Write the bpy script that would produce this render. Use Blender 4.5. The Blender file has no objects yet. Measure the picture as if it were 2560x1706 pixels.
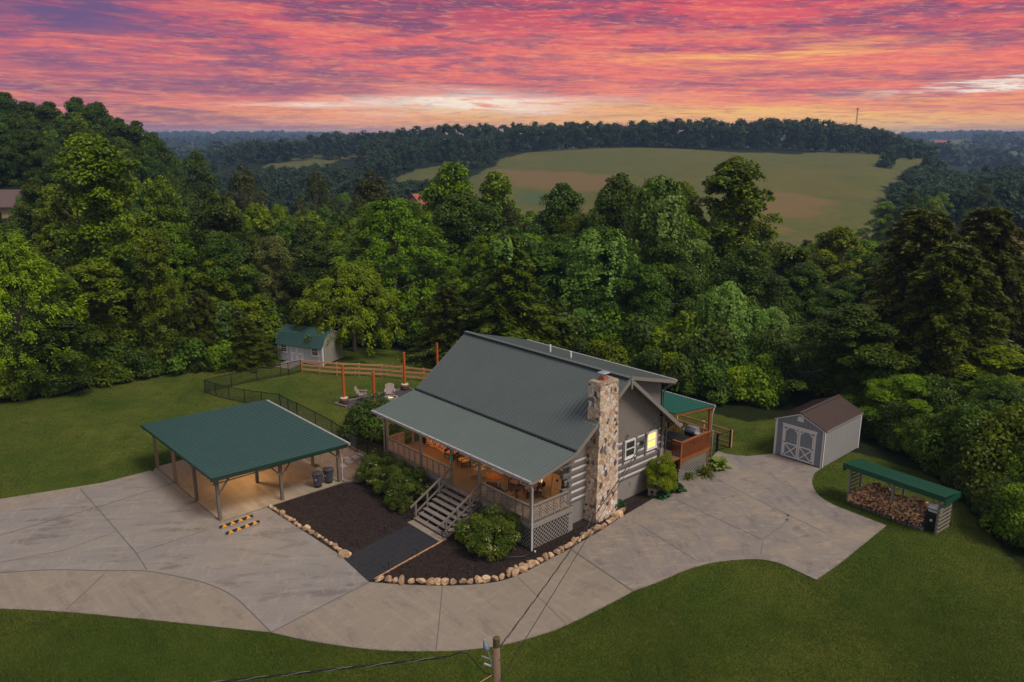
import bpy, math, random
import numpy as np
from mathutils import Vector, Matrix
from mathutils.geometry import tessellate_polygon
R = math.radians
SC = bpy.context.scene
COL = SC.collection
random.seed(7)
RNG = np.random.default_rng(11)

# ------------------------------------------------------------------ camera
# world axes follow the log house: x along the ridge (to the right), y towards the back yard, origin at the porch corner
F_PX, HCAM = 1990.0, 20.0
TH = math.atan(518 / F_PX)
CAM = (25.67, -24.76, HCAM)
AZ = R(42.4)
XH = np.array([math.sin(AZ), -math.cos(AZ)])     # house x in camera frame (right, forward)
YH = np.array([math.cos(AZ), math.sin(AZ)])
def cam2w(u, w):
    return CAM[0] + u * XH[0] + w * XH[1], CAM[1] + u * YH[0] + w * YH[1]
def w2cam(x, y):
    dx, dy = x - CAM[0], y - CAM[1]
    return dx * XH[0] + dy * YH[0], dx * XH[1] + dy * YH[1]
def ray(px, py):
    u = (px - 1280) / F_PX; v = (py - 853) / F_PX
    return u, math.cos(TH) - v * math.sin(TH), -math.sin(TH) - v * math.cos(TH)
def at(px, py, z=0.0):
    u, w, d = ray(px, py); t = (z - HCAM) / d
    return cam2w(u * t, w * t)
def ztop(py, D):
    """height of a point seen in row py at forward distance D"""
    u, w, d = ray(1280, py)
    return HCAM + d * D / w
def place(px, D, z):
    dep = D * math.cos(TH) - (z - HCAM) * math.sin(TH)
    return cam2w((px - 1280) / F_PX * dep, D)
cam = bpy.data.cameras.new('camera'); co = bpy.data.objects.new('camera', cam); COL.objects.link(co)
cam.sensor_width = 36; cam.lens = 36 * F_PX / 2560; cam.clip_end = 20000; cam.clip_start = 0.5
fwd = cam2w(0, 1); f3 = Vector(((fwd[0] - CAM[0]) * math.cos(TH), (fwd[1] - CAM[1]) * math.cos(TH), -math.sin(TH)))
co.location = CAM; co.rotation_euler = f3.to_track_quat('-Z', 'Y').to_euler()
SC.camera = co
SC.view_settings.view_transform = 'Standard'; SC.view_settings.look = 'None'
SC.view_settings.exposure = 0.32; SC.view_settings.gamma = 1.0
SC.cycles.max_bounces = 6; SC.cycles.diffuse_bounces = 3; SC.cycles.transparent_max_bounces = 8
SC.cycles.volume_bounces = 1
HEAD = math.atan2(fwd[1] - CAM[1], fwd[0] - CAM[0])    # heading of the view in world xy

# ------------------------------------------------------------------ node helper
class NT:
    def __init__(s, tree): s.t = tree; s.n = tree.nodes; s.l = tree.links
    def node(s, typ, **kw):
        nd = s.n.new(typ)
        for k, v in kw.items():
            if k.startswith('i_'): s.put(nd.inputs[k[2:].replace('_', ' ')], v)
            else: setattr(nd, k, v)
        return nd
    def put(s, sock, v):
        if isinstance(v, bpy.types.NodeSocket): s.l.new(v, sock)
        else:
            if sock.type == 'RGBA' and len(v) == 3: v = (*v, 1)
            sock.default_value = v
    def m(s, op, a, b=0.0, c=None, clamp=False):
        nd = s.n.new('ShaderNodeMath'); nd.operation = op; nd.use_clamp = clamp
        s.put(nd.inputs[0], a); s.put(nd.inputs[1], b)
        if c is not None: s.put(nd.inputs[2], c)
        return nd.outputs[0]
    def mix(s, f, a, b, mode='MIX'):
        nd = s.n.new('ShaderNodeMix'); nd.data_type = 'RGBA'; nd.blend_type = mode
        s.put(nd.inputs[0], f); s.put(nd.inputs[6], a); s.put(nd.inputs[7], b)
        return nd.outputs[2]
    def ramp(s, f, stops, interp='LINEAR'):
        nd = s.n.new('ShaderNodeValToRGB'); cr = nd.color_ramp; cr.interpolation = interp
        while len(cr.elements) < len(stops): cr.elements.new(0.5)
        for e, (p, c) in zip(cr.elements, stops):
            e.position = p; e.color = (*c, 1) if hasattr(c, '__len__') else (c, c, c, 1)
        s.put(nd.inputs[0], f); return nd.outputs[0]
    def noise(s, vec, scale, detail=4.0, rough=0.55, dist=0.0, out=0):
        nd = s.node('ShaderNodeTexNoise', i_Scale=scale, i_Detail=detail, i_Roughness=rough, i_Distortion=dist)
        s.l.new(vec, nd.inputs['Vector']); return nd.outputs[out]
    def sstep(s, x, a, b):
        nd = s.n.new('ShaderNodeMapRange'); nd.interpolation_type = 'SMOOTHSTEP'
        s.put(nd.inputs[0], x); nd.inputs[1].default_value = a; nd.inputs[2].default_value = b
        return nd.outputs[0]
    def vscale(s, vec, v):
        nd = s.n.new('ShaderNodeVectorMath'); nd.operation = 'MULTIPLY'
        s.put(nd.inputs[0], vec); nd.inputs[1].default_value = v; return nd.outputs[0]

# ------------------------------------------------------------------ world: dusk sky with a lit cloud deck
SUN_EL, SUN_AZ = R(54), HEAD - R(125)
W = bpy.data.worlds.new('World'); SC.world = W; W.use_nodes = True
nt = NT(W.node_tree); W.node_tree.nodes.clear()
tc = nt.node('ShaderNodeTexCoord')
rot = nt.node('ShaderNodeVectorRotate', rotation_type='Z_AXIS'); nt.l.new(tc.outputs['Generated'], rot.inputs['Vector'])
rot.inputs['Angle'].default_value = math.pi / 2 - HEAD       # view heading becomes +y
sp = nt.node('ShaderNodeSeparateXYZ'); nt.l.new(rot.outputs[0], sp.inputs[0])
dx, dy, dz = sp.outputs
az = nt.m('MULTIPLY', nt.m('ARCTAN2', dx, dy), 57.2958)      # degrees, + right
el = nt.m('MULTIPLY', nt.m('ARCSINE', dz), 57.2958)
cmb = nt.node('ShaderNodeCombineXYZ'); nt.put(cmb.inputs[0], nt.m('MULTIPLY', az, 0.043))
nt.put(cmb.inputs[1], nt.m('ADD', nt.m('MULTIPLY', el, 0.62), nt.m('MULTIPLY', nt.m('MULTIPLY', az, nt.m('MULTIPLY', el, 0.1)), 0.02)))
P = cmb.outputs[0]
warp = nt.noise(P, 1.6, 3, 0.5)
elw = nt.m('ADD', el, nt.m('MULTIPLY', nt.m('SUBTRACT', warp, 0.5), 3.4))
Pp = nt.vscale(P, (1.9, 1.0, 1))
hi = nt.sstep(el, 1.5, 5.5)
n1 = nt.m('ADD', nt.m('MULTIPLY', nt.noise(P, 1.3, 8, 0.62, 0.9), nt.m('SUBTRACT', 1.0, hi)), nt.m('MULTIPLY', nt.noise(Pp, 1.25, 9, 0.66, 0.35), hi))
n2 = nt.m('ADD', nt.m('MULTIPLY', nt.noise(nt.vscale(P, (1.6, 1.0, 1)), 2.6, 8, 0.65, 1.2), nt.m('SUBTRACT', 1.0, hi)), nt.m('MULTIPLY', nt.noise(nt.vscale(P, (2.6, 1.2, 1)), 3.0, 9, 0.7, 0.4), hi))
vb = nt.node('ShaderNodeVectorMath', operation='ADD'); nt.put(vb.inputs[0], P); vb.inputs[1].default_value = (7.3, 2.1, 0)
n3 = nt.noise(vb.outputs[0], 1.7, 7, 0.6, 0.8)
n4 = nt.noise(nt.vscale(vb.outputs[0], (2.6, 3.6, 1)), 2.4, 6, 0.7, 1.5)
def blob(a, sa, e, se, src=None):
    q = nt.m('ADD', nt.m('POWER', nt.m('ABSOLUTE', nt.m('DIVIDE', nt.m('SUBTRACT', az, a), sa)), 2.0),
             nt.m('POWER', nt.m('ABSOLUTE', nt.m('DIVIDE', nt.m('SUBTRACT', src or elw, e), se)), 2.0))
    return nt.m('EXPONENT', nt.m('MULTIPLY', q, -1.0))
e01 = nt.m('DIVIDE', elw, 40.0, clamp=True)
lit = nt.ramp(e01, [(0.0, (.95, .40, .17)), (0.03, (.93, .29, .17)), (0.07, (.90, .21, .17)), (0.13, (.86, .17, .16)), (0.2, (.76, .09, .135)), (0.27, (.42, .10, .18)), (0.5, (.16, .14, .24))])
mauve = nt.ramp(e01, [(0.0, (.46, .16, .15)), (0.05, (.27, .11, .18)), (0.12, (.29, .105, .20)), (0.2, (.20, .075, .17)), (0.4, (.15, .11, .2))])
cl = nt.sstep(nt.m('ADD', nt.m('MULTIPLY', n1, 0.6), nt.m('MULTIPLY', n2, 0.4)), 0.45, 0.575)
cl = nt.m('ADD', cl, nt.m('MULTIPLY', blob(-20, 19, 3.0, 0.5), 0.85), clamp=True)
cl = nt.m('ADD', cl, nt.m('MULTIPLY', blob(-6, 10, 7.6, 0.9), 0.6), clamp=True)
cl = nt.m('ADD', cl, nt.m('MULTIPLY', blob(22, 11, 6.2, 0.7), 0.4), clamp=True)
cl = nt.m('MULTIPLY', cl, nt.m('SUBTRACT', 1.0, nt.m('MULTIPLY', blob(15, 9, 4.8, 0.7), 0.9), clamp=True))
c = nt.mix(nt.m('MULTIPLY', cl, 0.97), lit, mauve)
c = nt.mix(nt.m('MULTIPLY', nt.sstep(n3, 0.52, 0.66), 0.55), c, (.98, .27, .17))
c = nt.mix(nt.m('MULTIPLY', nt.m('MULTIPLY', nt.sstep(n4, 0.5, 0.66), nt.sstep(elw, 6.5, 1.0)), 0.55), c, (1.0, .46, .24))
c = nt.mix(nt.m('MULTIPLY', nt.sstep(n4, 0.55, 0.40), 0.22), c, (.50, .14, .26))
pale = nt.m('MULTIPLY', nt.m('ADD', blob(-2.5, 8, 1.9, 0.65), nt.m('ADD', nt.m('MULTIPLY', blob(29, 5, 2.6, 0.3), nt.sstep(n4, .4, .55)), nt.m('MULTIPLY', blob(-14, 4, 1.7, 0.3), .6))), nt.sstep(n2, 0.33, 0.5))
c = nt.mix(nt.m('MULTIPLY', pale, 1.0, clamp=True), c, (1.1, 1.0, .9))
gold = nt.m('ADD', nt.m('MULTIPLY', blob(22, 14, 0.6, 1.15), 1.15), nt.m('ADD', nt.m('MULTIPLY', blob(1, 14, 0.9, 0.95), 0.8), nt.m('MULTIPLY', blob(16, 9, 4.9, 0.45), .9)))
c = nt.mix(nt.m('MULTIPLY', gold, nt.sstep(n4, 0.34, 0.55), clamp=True), c, (1.0, .56, .17))
n5 = nt.noise(nt.vscale(vb.outputs[0], (7.0, 4.2, 1)), 2.6, 8, 0.72, .6)
c = nt.mix(nt.m('MULTIPLY', nt.sstep(n5, 0.5, 0.62), 0.34), c, (1.0, .40, .26))
c = nt.mix(nt.m('MULTIPLY', nt.sstep(n5, 0.5, 0.38), 0.30), c, (.36, .13, .25))
cool = nt.m('ADD', nt.m('MULTIPLY', blob(-33, 11, 7.6, 2.0), .8), nt.m('MULTIPLY', nt.m('MULTIPLY', blob(-28, 14, 5.6, 4.0), .6), nt.sstep(n3, 0.58, 0.42)), clamp=True)
c = nt.mix(cool, c, (.16, .10, .24))
# away from the glow and high overhead the sky is a plain clear dusk sky
skyt = nt.node('ShaderNodeTexSky', sky_type='NISHITA', sun_disc=False, sun_elevation=SUN_EL, air_density=1.2, dust_density=2.0)
skyt.sun_rotation = math.pi / 2 - SUN_AZ
sky_dim = nt.mix(1.0, skyt.outputs[0], (.062, .054, .047), 'MULTIPLY')
flat = nt.mix(0.72, sky_dim, (.32, .31, .33))
back = nt.sstep(dy, -0.1, 0.45)
keep = nt.m('MULTIPLY', nt.sstep(el, 26.0, 10.0), back)
c = nt.mix(keep, flat, nt.mix(1.0, c, (.80, .80, .76), 'MULTIPLY'))
bg = nt.node('ShaderNodeBackground'); nt.put(bg.inputs['Color'], c); bg.inputs['Strength'].default_value = 1.0
wo = nt.node('ShaderNodeOutputWorld'); nt.l.new(bg.outputs[0], wo.inputs['Surface'])
W.cycles.sampling_method = 'MANUAL'; W.cycles.sample_map_resolution = 1024
sun = bpy.data.lights.new('sun', 'SUN'); so = bpy.data.objects.new('sun', sun); COL.objects.link(so)
sun.energy = 2.0; sun.angle = R(20); sun.color = (1.0, .93, .86)
so.rotation_euler = Vector((math.cos(SUN_AZ) * math.cos(SUN_EL), math.sin(SUN_AZ) * math.cos(SUN_EL), math.sin(SUN_EL))).to_track_quat('Z', 'Y').to_euler()

# ------------------------------------------------------------------ materials
def mat(name, col=(.5, .5, .5), rough=.7, metal=0.0, spec=.4, var=0.0, vscale=3.0, col2=None, bump=0.0, bscale=30.0, stretch=(1, 1, 1), objrand=0.0, emit=None, estr=0.0):
    m = bpy.data.materials.new(name); m.use_nodes = True; t = NT(m.node_tree)
    b = m.node_tree.nodes['Principled BSDF']
    b.inputs['Roughness'].default_value = rough; b.inputs['Metallic'].default_value = metal
    b.inputs['Specular IOR Level'].default_value = spec
    tc = t.node('ShaderNodeTexCoord'); v = t.vscale(tc.outputs['Object'], stretch)
    c = None
    if col2 is not None:
        c = t.mix(t.sstep(t.noise(v, vscale, 6, .6), .38, .62), col, col2)
    elif var > 0:
        n = t.noise(v, vscale, 6, .6)
        c = t.mix(n, tuple(x * (1 - var) for x in col), tuple(x * (1 + var) for x in col))
    if objrand > 0:
        oi = t.node('ShaderNodeObjectInfo')
        hsv = t.node('ShaderNodeHueSaturation'); t.put(hsv.inputs['Color'], c if c is not None else (*col, 1))
        t.put(hsv.inputs['Value'], t.m('ADD', 1 - objrand, t.m('MULTIPLY', oi.outputs['Random'], 2 * objrand))); c = hsv.outputs[0]
    t.put(b.inputs['Base Color'], c if c is not None else col)
    if bump > 0:
        bp = t.node('ShaderNodeBump'); bp.inputs['Strength'].default_value = bump; bp.inputs['Distance'].default_value = .05
        t.put(bp.inputs['Height'], t.noise(v, bscale, 5, .6)); t.l.new(bp.outputs[0], b.inputs['Normal'])
    if emit: b.inputs['Emission Color'].default_value = (*emit, 1); b.inputs['Emission Strength'].default_value = estr
    return m
def siding_mat(name, col, pitch=.2, axis=1, gap=.35):
    m = mat(name, col, .75, var=.12, vscale=2.0); t = NT(m.node_tree); b = m.node_tree.nodes['Principled BSDF']
    tc = t.node('ShaderNodeTexCoord'); s = t.node('ShaderNodeSeparateXYZ'); t.l.new(tc.outputs['Object'], s.inputs[0])
    f = t.m('FRACT', t.m('DIVIDE', s.outputs[axis], pitch)); g = t.m('LESS_THAN', f, .13)
    src = b.inputs['Base Color'].links[0].from_socket
    t.put(b.inputs['Base Color'], t.mix(t.m('MULTIPLY', g, gap), src, tuple(x * .35 for x in col)))
    return m
def stone_mat(name):
    m = bpy.data.materials.new(name); m.use_nodes = True; t = NT(m.node_tree); b = m.node_tree.nodes['Principled BSDF']
    tc = t.node('ShaderNodeTexCoord')
    nz = t.noise(tc.outputs['Object'], 2.5, 3, .6, 0, 1)
    ad = t.node('ShaderNodeVectorMath', operation='MULTIPLY_ADD'); t.l.new(nz, ad.inputs[0]); ad.inputs[1].default_value = (.22, .22, .22); t.l.new(tc.outputs['Object'], ad.inputs[2])
    v = t.vscale(ad.outputs[0], (5.5, 5.5, 4.3))
    vo = t.node('ShaderNodeTexVoronoi', i_Scale=1.0, i_Randomness=1.0); t.l.new(v, vo.inputs['Vector'])
    ve = t.node('ShaderNodeTexVoronoi', feature='DISTANCE_TO_EDGE', i_Scale=1.0, i_Randomness=1.0); t.l.new(v, ve.inputs['Vector'])
    s = t.node('ShaderNodeSeparateColor'); t.l.new(vo.outputs['Color'], s.inputs[0])
    c = t.ramp(s.outputs[0], [(0, (0.684, 0.483, 0.322)), (0.22, (0.775, 0.575, 0.414)), (0.36, (0.524, 0.287, 0.149)), (0.44, (0.798, 0.655, 0.506)), (0.58, (0.627, 0.46, 0.31)), (0.7, (0.06, 0.06, 0.072)), (0.765, (0.821, 0.69, 0.552)), (0.86, (0.593, 0.287, 0.138)), (0.9, (0.15, 0.145, 0.165)), (0.94, (0.85, 0.805, 0.759))], 'CONSTANT')
    c = t.mix(t.m('MULTIPLY', t.noise(tc.outputs['Object'], 14, 5, .65), .3), c, (.30, .21, .14))
    c = t.mix(t.sstep(ve.outputs[0], .045, .02), c, (.26, .20, .155))
    t.put(b.inputs['Base Color'], c); b.inputs['Roughness'].default_value = .85
    bp = t.node('ShaderNodeBump'); bp.inputs['Strength'].default_value = .8; bp.inputs['Distance'].default_value = .04
    t.put(bp.inputs['Height'], t.m('MINIMUM', ve.outputs[0], .15)); t.l.new(bp.outputs[0], b.inputs['Normal'])
    return m
def leaf_mat(name, c1, c2, trans=.24, hue=.034, dry=None):
    m = bpy.data.materials.new(name); m.use_nodes = True; t = NT(m.node_tree); m.node_tree.nodes.clear()
    a = t.node('ShaderNodeAttribute', attribute_name='tint')
    oi = t.node('ShaderNodeObjectInfo')
    tc = t.node('ShaderNodeTexCoord'); nz = t.noise(tc.outputs['Object'], .35, 3, .6)
    f = t.m('POWER', t.m('ADD', t.m('MULTIPLY', a.outputs['Fac'], .75), t.m('MULTIPLY', t.m('SUBTRACT', nz, .38), .9), clamp=True), 1.25)
    c = t.mix(f, c1, c2)  # random leaf tone; on trees, contrast widened to imitate lit tops and dark interiors
    hs = t.node('ShaderNodeHueSaturation'); t.put(hs.inputs['Color'], c)
    t.put(hs.inputs['Hue'], t.m('ADD', .506 - hue / 2, t.m('MULTIPLY', oi.outputs['Random'], hue)))
    hs.inputs['Saturation'].default_value = 1.08; t.put(hs.inputs['Value'], t.m('ADD', .78, t.m('MULTIPLY', oi.outputs['Random'], .44)))
    d = t.node('ShaderNodeBsdfPrincipled'); t.put(d.inputs['Base Color'], hs.outputs[0]); d.inputs['Roughness'].default_value = .5
    d.inputs['Specular IOR Level'].default_value = .25
    tr = t.node('ShaderNodeBsdfTranslucent'); t.put(tr.inputs['Color'], hs.outputs[0])
    mx = t.node('ShaderNodeMixShader'); mx.inputs[0].default_value = trans
    t.l.new(d.outputs[0], mx.inputs[1]); t.l.new(tr.outputs[0], mx.inputs[2])
    o = t.node('ShaderNodeOutputMaterial'); t.l.new(mx.outputs[0], o.inputs['Surface'])
    return m
M = {}
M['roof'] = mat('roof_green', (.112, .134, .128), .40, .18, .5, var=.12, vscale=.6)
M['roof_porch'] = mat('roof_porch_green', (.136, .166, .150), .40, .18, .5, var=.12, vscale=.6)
M['roof_dark'] = mat('roof_carport_green', (.042, .098, .088), .40, .18, .5, var=.10, vscale=.7)
M['roof_deck'] = mat('roof_deck_green', (.015, .12, .085), .45, .3, .5, var=.06)
M['roof_wood_shed'] = mat('roof_wood_shed_green', (.012, .072, .038), .5, .2, .4, var=.15, vscale=.8)
M['roof_brown'] = mat('roof_brown', (.10, .064, .054), .5, .3, .4, var=.08)
M['gutter'] = mat('gutter_white', (.42, .39, .39), .45, .2)
M['taupe'] = siding_mat('siding_taupe', (.215, .185, .158), .2, 1)
M['taupe_x'] = siding_mat('siding_taupe_x', (.215, .185, .158), .2, 0)
M['log'] = mat('log_stained', (.165, .145, .13), .7, var=.2, vscale=3, stretch=(1, .3, 3), bump=.3)
M['chink'] = mat('chinking', (.72, .63, .60), .85, var=.08)
M['found'] = mat('foundation_paint', (.27, .24, .21), .8, var=.12)
M['trim'] = mat('trim_taupe', (.23, .20, .17), .65, var=.12, vscale=4)
M['lattice'] = mat('lattice_taupe', (.33, .29, .25), .7, var=.1)
M['wood_grey'] = mat('weathered_board', (.20, .165, .14), .8, var=.35, vscale=3, stretch=(.6, 6, 6), bump=.25)
M['deck_floor'] = mat('porch_floor_boards', (.15, .11, .065), .65, var=.35, vscale=2.5, stretch=(.5, 7, 1))
M['stone'] = stone_mat('flagstone')
M['cap'] = mat('chimney_crown', (.42, .31, .22), .85, col2=(.24, .17, .12), vscale=4)
M['flue'] = mat('clay_flue', (.45, .12, .05), .7, var=.2)
M['metal'] = mat('galvanised', (.55, .56, .6), .35, .7)
M['white'] = mat('white_vinyl', (.78, .74, .72), .5, var=.04)
M['black'] = mat('black_metal', (.012, .012, .013), .5)
M['glass'] = mat('window_glass', (.035, .04, .03), .08, 0, .6)
M['glass_lit'] = mat('window_lit', (.9, .6, .2), .3, emit=(1.0, .55, .12), estr=.95)
M['door_lit'] = mat('door_blind_lit', (.8, .65, .4), .4, emit=(1.0, .66, .32), estr=.55)
M['redwood'] = mat('stained_redwood', (.30, .085, .025), .55, var=.3, vscale=4, stretch=(1, 1, .3))
M['orange_post'] = mat('cedar_post', (.50, .105, .018), .55, var=.25, vscale=5, stretch=(1, 1, .2))
M['pine'] = mat('fence_pine', (.62, .29, .14), .7, var=.22, vscale=4, stretch=(1, 1, 5))
M['carport_wood'] = mat('carport_timber', (.17, .135, .105), .75, var=.2, vscale=5, stretch=(4, 4, .5))
M['shed_blue'] = siding_mat('shed_siding_blue', (.23, .25, .285), .3, 0)
M['shed_blue_y'] = siding_mat('shed_side_siding', (.31, .295, .285), .3, 1)
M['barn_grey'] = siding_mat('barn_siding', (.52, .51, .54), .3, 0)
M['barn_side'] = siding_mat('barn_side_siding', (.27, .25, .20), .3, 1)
M['shed_white'] = mat('shed_trim', (.76, .71, .70), .6, var=.06)
M['wood_split'] = mat('split_wood', (.74, .34, .14), .8, col2=(.92, .60, .36), vscale=7)
M['wood_split2'] = mat('split_wood_dark', (.50, .24, .11), .85, col2=(.72, .42, .24), vscale=7)
M['bark_log'] = mat('firewood_bark', (.17, .10, .065), .9, var=.4, vscale=8)
M['bin'] = mat('bin_plastic', (.065, .065, .08), .45, var=.08)
M['bin_sticker'] = mat('bin_sticker', (.6, .6, .6), .5)
M['orange'] = mat('orange_plastic', (.75, .28, .02), .5)
M['yellow'] = mat('yellow_reflector', (.80, .33, .01), .5)
M['rubber'] = mat('black_rubber', (.014, .012, .013), .75)
M['rock'] = mat('edging_stone', (.52, .36, .22), .85, col2=(.34, .19, .10), vscale=2.2, bump=.6, bscale=7, objrand=.38)
M['cushion'] = mat('mauve_cushion', (.19, .11, .10), .9, var=.1)
M['rocker'] = mat('rocker_wood', (.48, .34, .18), .6)
M['mat'] = mat('door_mat', (.38, .12, .015), .95, var=.15, vscale=20)
M['sign_green'] = mat('sign_green', (.0, .28, .13), .5)
M['sign_white'] = mat('sign_white', (.85, .9, .85), .5, emit=None)
M['board'] = mat('cornhole_ply', (.62, .34, .14), .6, var=.12, vscale=3)
M['bulb'] = mat('lamp_glow', (1, .7, .4), .4, emit=(1, .55, .2), estr=14)
M['string_bulb'] = mat('string_bulb', (.6, .65, .55), .1, spec=.8)
M['pole'] = mat('pole_wood', (.20, .125, .082), .85, var=.35, vscale=2.2, stretch=(5, 5, .6), bump=.3)
M['pole_top'] = mat('pole_top_mossy', (.10, .075, .025), .95, var=.4, vscale=8)
M['lampgrey'] = mat('lamp_head_grey', (.28, .33, .42), .4, .3)
M['wire'] = mat('cable_black', (.012, .011, .011), .6)
M['wire_al'] = mat('cable_bare', (.26, .25, .25), .45, .5)
M['barrel'] = mat('barrel_staves', (.16, .10, .075), .75, var=.3, vscale=5, stretch=(4, 4, .5))
M['gravel_white'] = mat('barrel_gravel', (.60, .46, .34), .9, var=.3, vscale=30)
M['adiron'] = mat('adirondack_plastic', (.36, .27, .25), .6, var=.05)
M['bark'] = mat('bark', (.10, .075, .055), .9, var=.4, vscale=4, stretch=(4, 4, .7))
M['bark_pale'] = mat('bark_pale', (.24, .19, .15), .9, var=.3, vscale=4)
M['lf_dark'] = leaf_mat('leaf_dark', (0.022, 0.043, 0.005), (0.134, 0.195, 0.02))
M['lf_mid'] = leaf_mat('leaf_mid', (0.04, 0.075, 0.005), (0.261, 0.339, 0.025))
M['lf_bright'] = leaf_mat('leaf_bright', (0.06, 0.107, 0.002), (0.369, 0.441, 0.013))
M['lf_grey'] = leaf_mat('leaf_grey', (0.051, 0.07, 0.017), (0.304, 0.312, 0.073))
M['lf_olive'] = leaf_mat('leaf_olive', (0.061, 0.073, 0.009), (0.148, 0.156, 0.02))
M['lf_conifer'] = leaf_mat('leaf_conifer', (0.045, 0.067, 0.005), (0.171, 0.182, 0.018), .2)
M['lf_shrub'] = leaf_mat('leaf_shrub', (.028, .055, .005), (.165, .18, .024))
M['lf_vine'] = leaf_mat('leaf_vine', (.09, .17, .022), (.32, .45, .10), .35)
M['lf_pine'] = leaf_mat('leaf_pine', (0.027, 0.039, 0.005), (0.11, 0.1, 0.016), .15)
M['lf_gold'] = leaf_mat('leaf_gold', (0.132, 0.171, 0.006), (0.295, 0.31, 0.012), .35)
M['lf_hosta'] = leaf_mat('leaf_hosta', (.035, .085, .03), (.085, .15, .06), .3)
M['lf_hostay'] = leaf_mat('leaf_hosta_variegated', (.10, .17, .02), (.42, .44, .13), .3)
M['lf_far'] = leaf_mat('leaf_far', (0.022, 0.044, 0.015), (0.051, 0.082, 0.022), .2)
M['flower'] = mat('blossom', (.55, .50, .20), .8)
M['flower_far'] = mat('blossom_pale', (.5, .5, .42), .8)

def concrete(name, base, tan, dark, amt=.6, s=(.35, .9, 1), rotz=0.0):
    m = bpy.data.materials.new(name); m.use_nodes = True; t = NT(m.node_tree); b = m.node_tree.nodes['Principled BSDF']
    tc = t.node('ShaderNodeTexCoord'); mp = t.node('ShaderNodeMapping'); t.l.new(tc.outputs['Object'], mp.inputs[0])
    mp.inputs['Rotation'].default_value = (0, 0, rotz); v = t.vscale(mp.outputs[0], s)
    c = t.mix(t.m('MULTIPLY', t.sstep(t.noise(v, .42, 8, .68, .6), .40, .66), amt), base, tan)
    c = t.mix(t.m('MULTIPLY', t.sstep(t.noise(v, 1.0, 9, .74, .5), .50, .64), amt * .95), c, dark)
    c = t.mix(t.m('MULTIPLY', t.sstep(t.noise(t.vscale(mp.outputs[0], (.25, 3.5, 1)), .8, 6, .6), .48, .66), .5), c, tuple(x * 1.28 for x in base))
    fine = t.noise(tc.outputs['Object'], 22, 5, .75)
    spk = t.m('MULTIPLY', t.sstep(t.noise(tc.outputs['Object'], 7, 8, .8), .56, .70), t.sstep(t.noise(v, .35, 4, .6), .40, .60))
    c = t.mix(t.m('MULTIPLY', spk, .75), c, tuple(x * .7 for x in dark))
    c = t.mix(t.m('MULTIPLY', t.sstep(t.noise(t.vscale(mp.outputs[0], (1.4, .5, 1)), 1.7, 9, .72, 1.2), .53, .60), .38), c, tuple(min(1, x * 1.25) for x in tan))
    c = t.mix(t.m('MULTIPLY', t.sstep(fine, .42, .72), .34), c, dark)
    t.put(b.inputs['Base Color'], c); t.put(b.inputs['Roughness'], t.m('ADD', .38, t.m('MULTIPLY', t.noise(v, 1.3, 5, .6), .45))); b.inputs['Specular IOR Level'].default_value = .45
    bp = t.node('ShaderNodeBump'); bp.inputs['Strength'].default_value = .15; bp.inputs['Distance'].default_value = .01
    t.put(bp.inputs['Height'], fine); t.l.new(bp.outputs[0], b.inputs['Normal'])
    return m
M['conc_grey'] = concrete('concrete_grey', (0.242, 0.214, 0.194), (0.291, 0.245, 0.194), (0.133, 0.1, 0.086), .7, (.35, 1.0, 1), R(-55))
M['conc_tan'] = concrete('concrete_tan', (0.253, 0.204, 0.156), (0.291, 0.235, 0.18), (0.162, 0.133, 0.108), .6)
M['conc_apron'] = concrete('concrete_apron', (0.22, 0.187, 0.166), (0.355, 0.272, 0.18), (0.127, 0.1, 0.09), .6, (.8, 1.1, 1), R(35))
M['conc_slab'] = concrete('concrete_slab', (0.312, 0.245, 0.18), (0.334, 0.261, 0.19), (0.176, 0.133, 0.095), .5)
M['joint'] = mat('joint_dark', (.14, .118, .105), .95, var=.3, vscale=8)
M['paver'] = mat('path_paver', (.021, .021, .025), .8, var=.3, vscale=4, bump=.2)
M['mulch'] = mat('mulch', (.020, .012, .010), .95, col2=(.036, .020, .015), vscale=9, bump=1.0, bscale=26)
M['gravel'] = mat('pea_gravel', (.13, .085, .055), .9, col2=(.26, .17, .11), vscale=14, bump=1.0, bscale=24)

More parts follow.
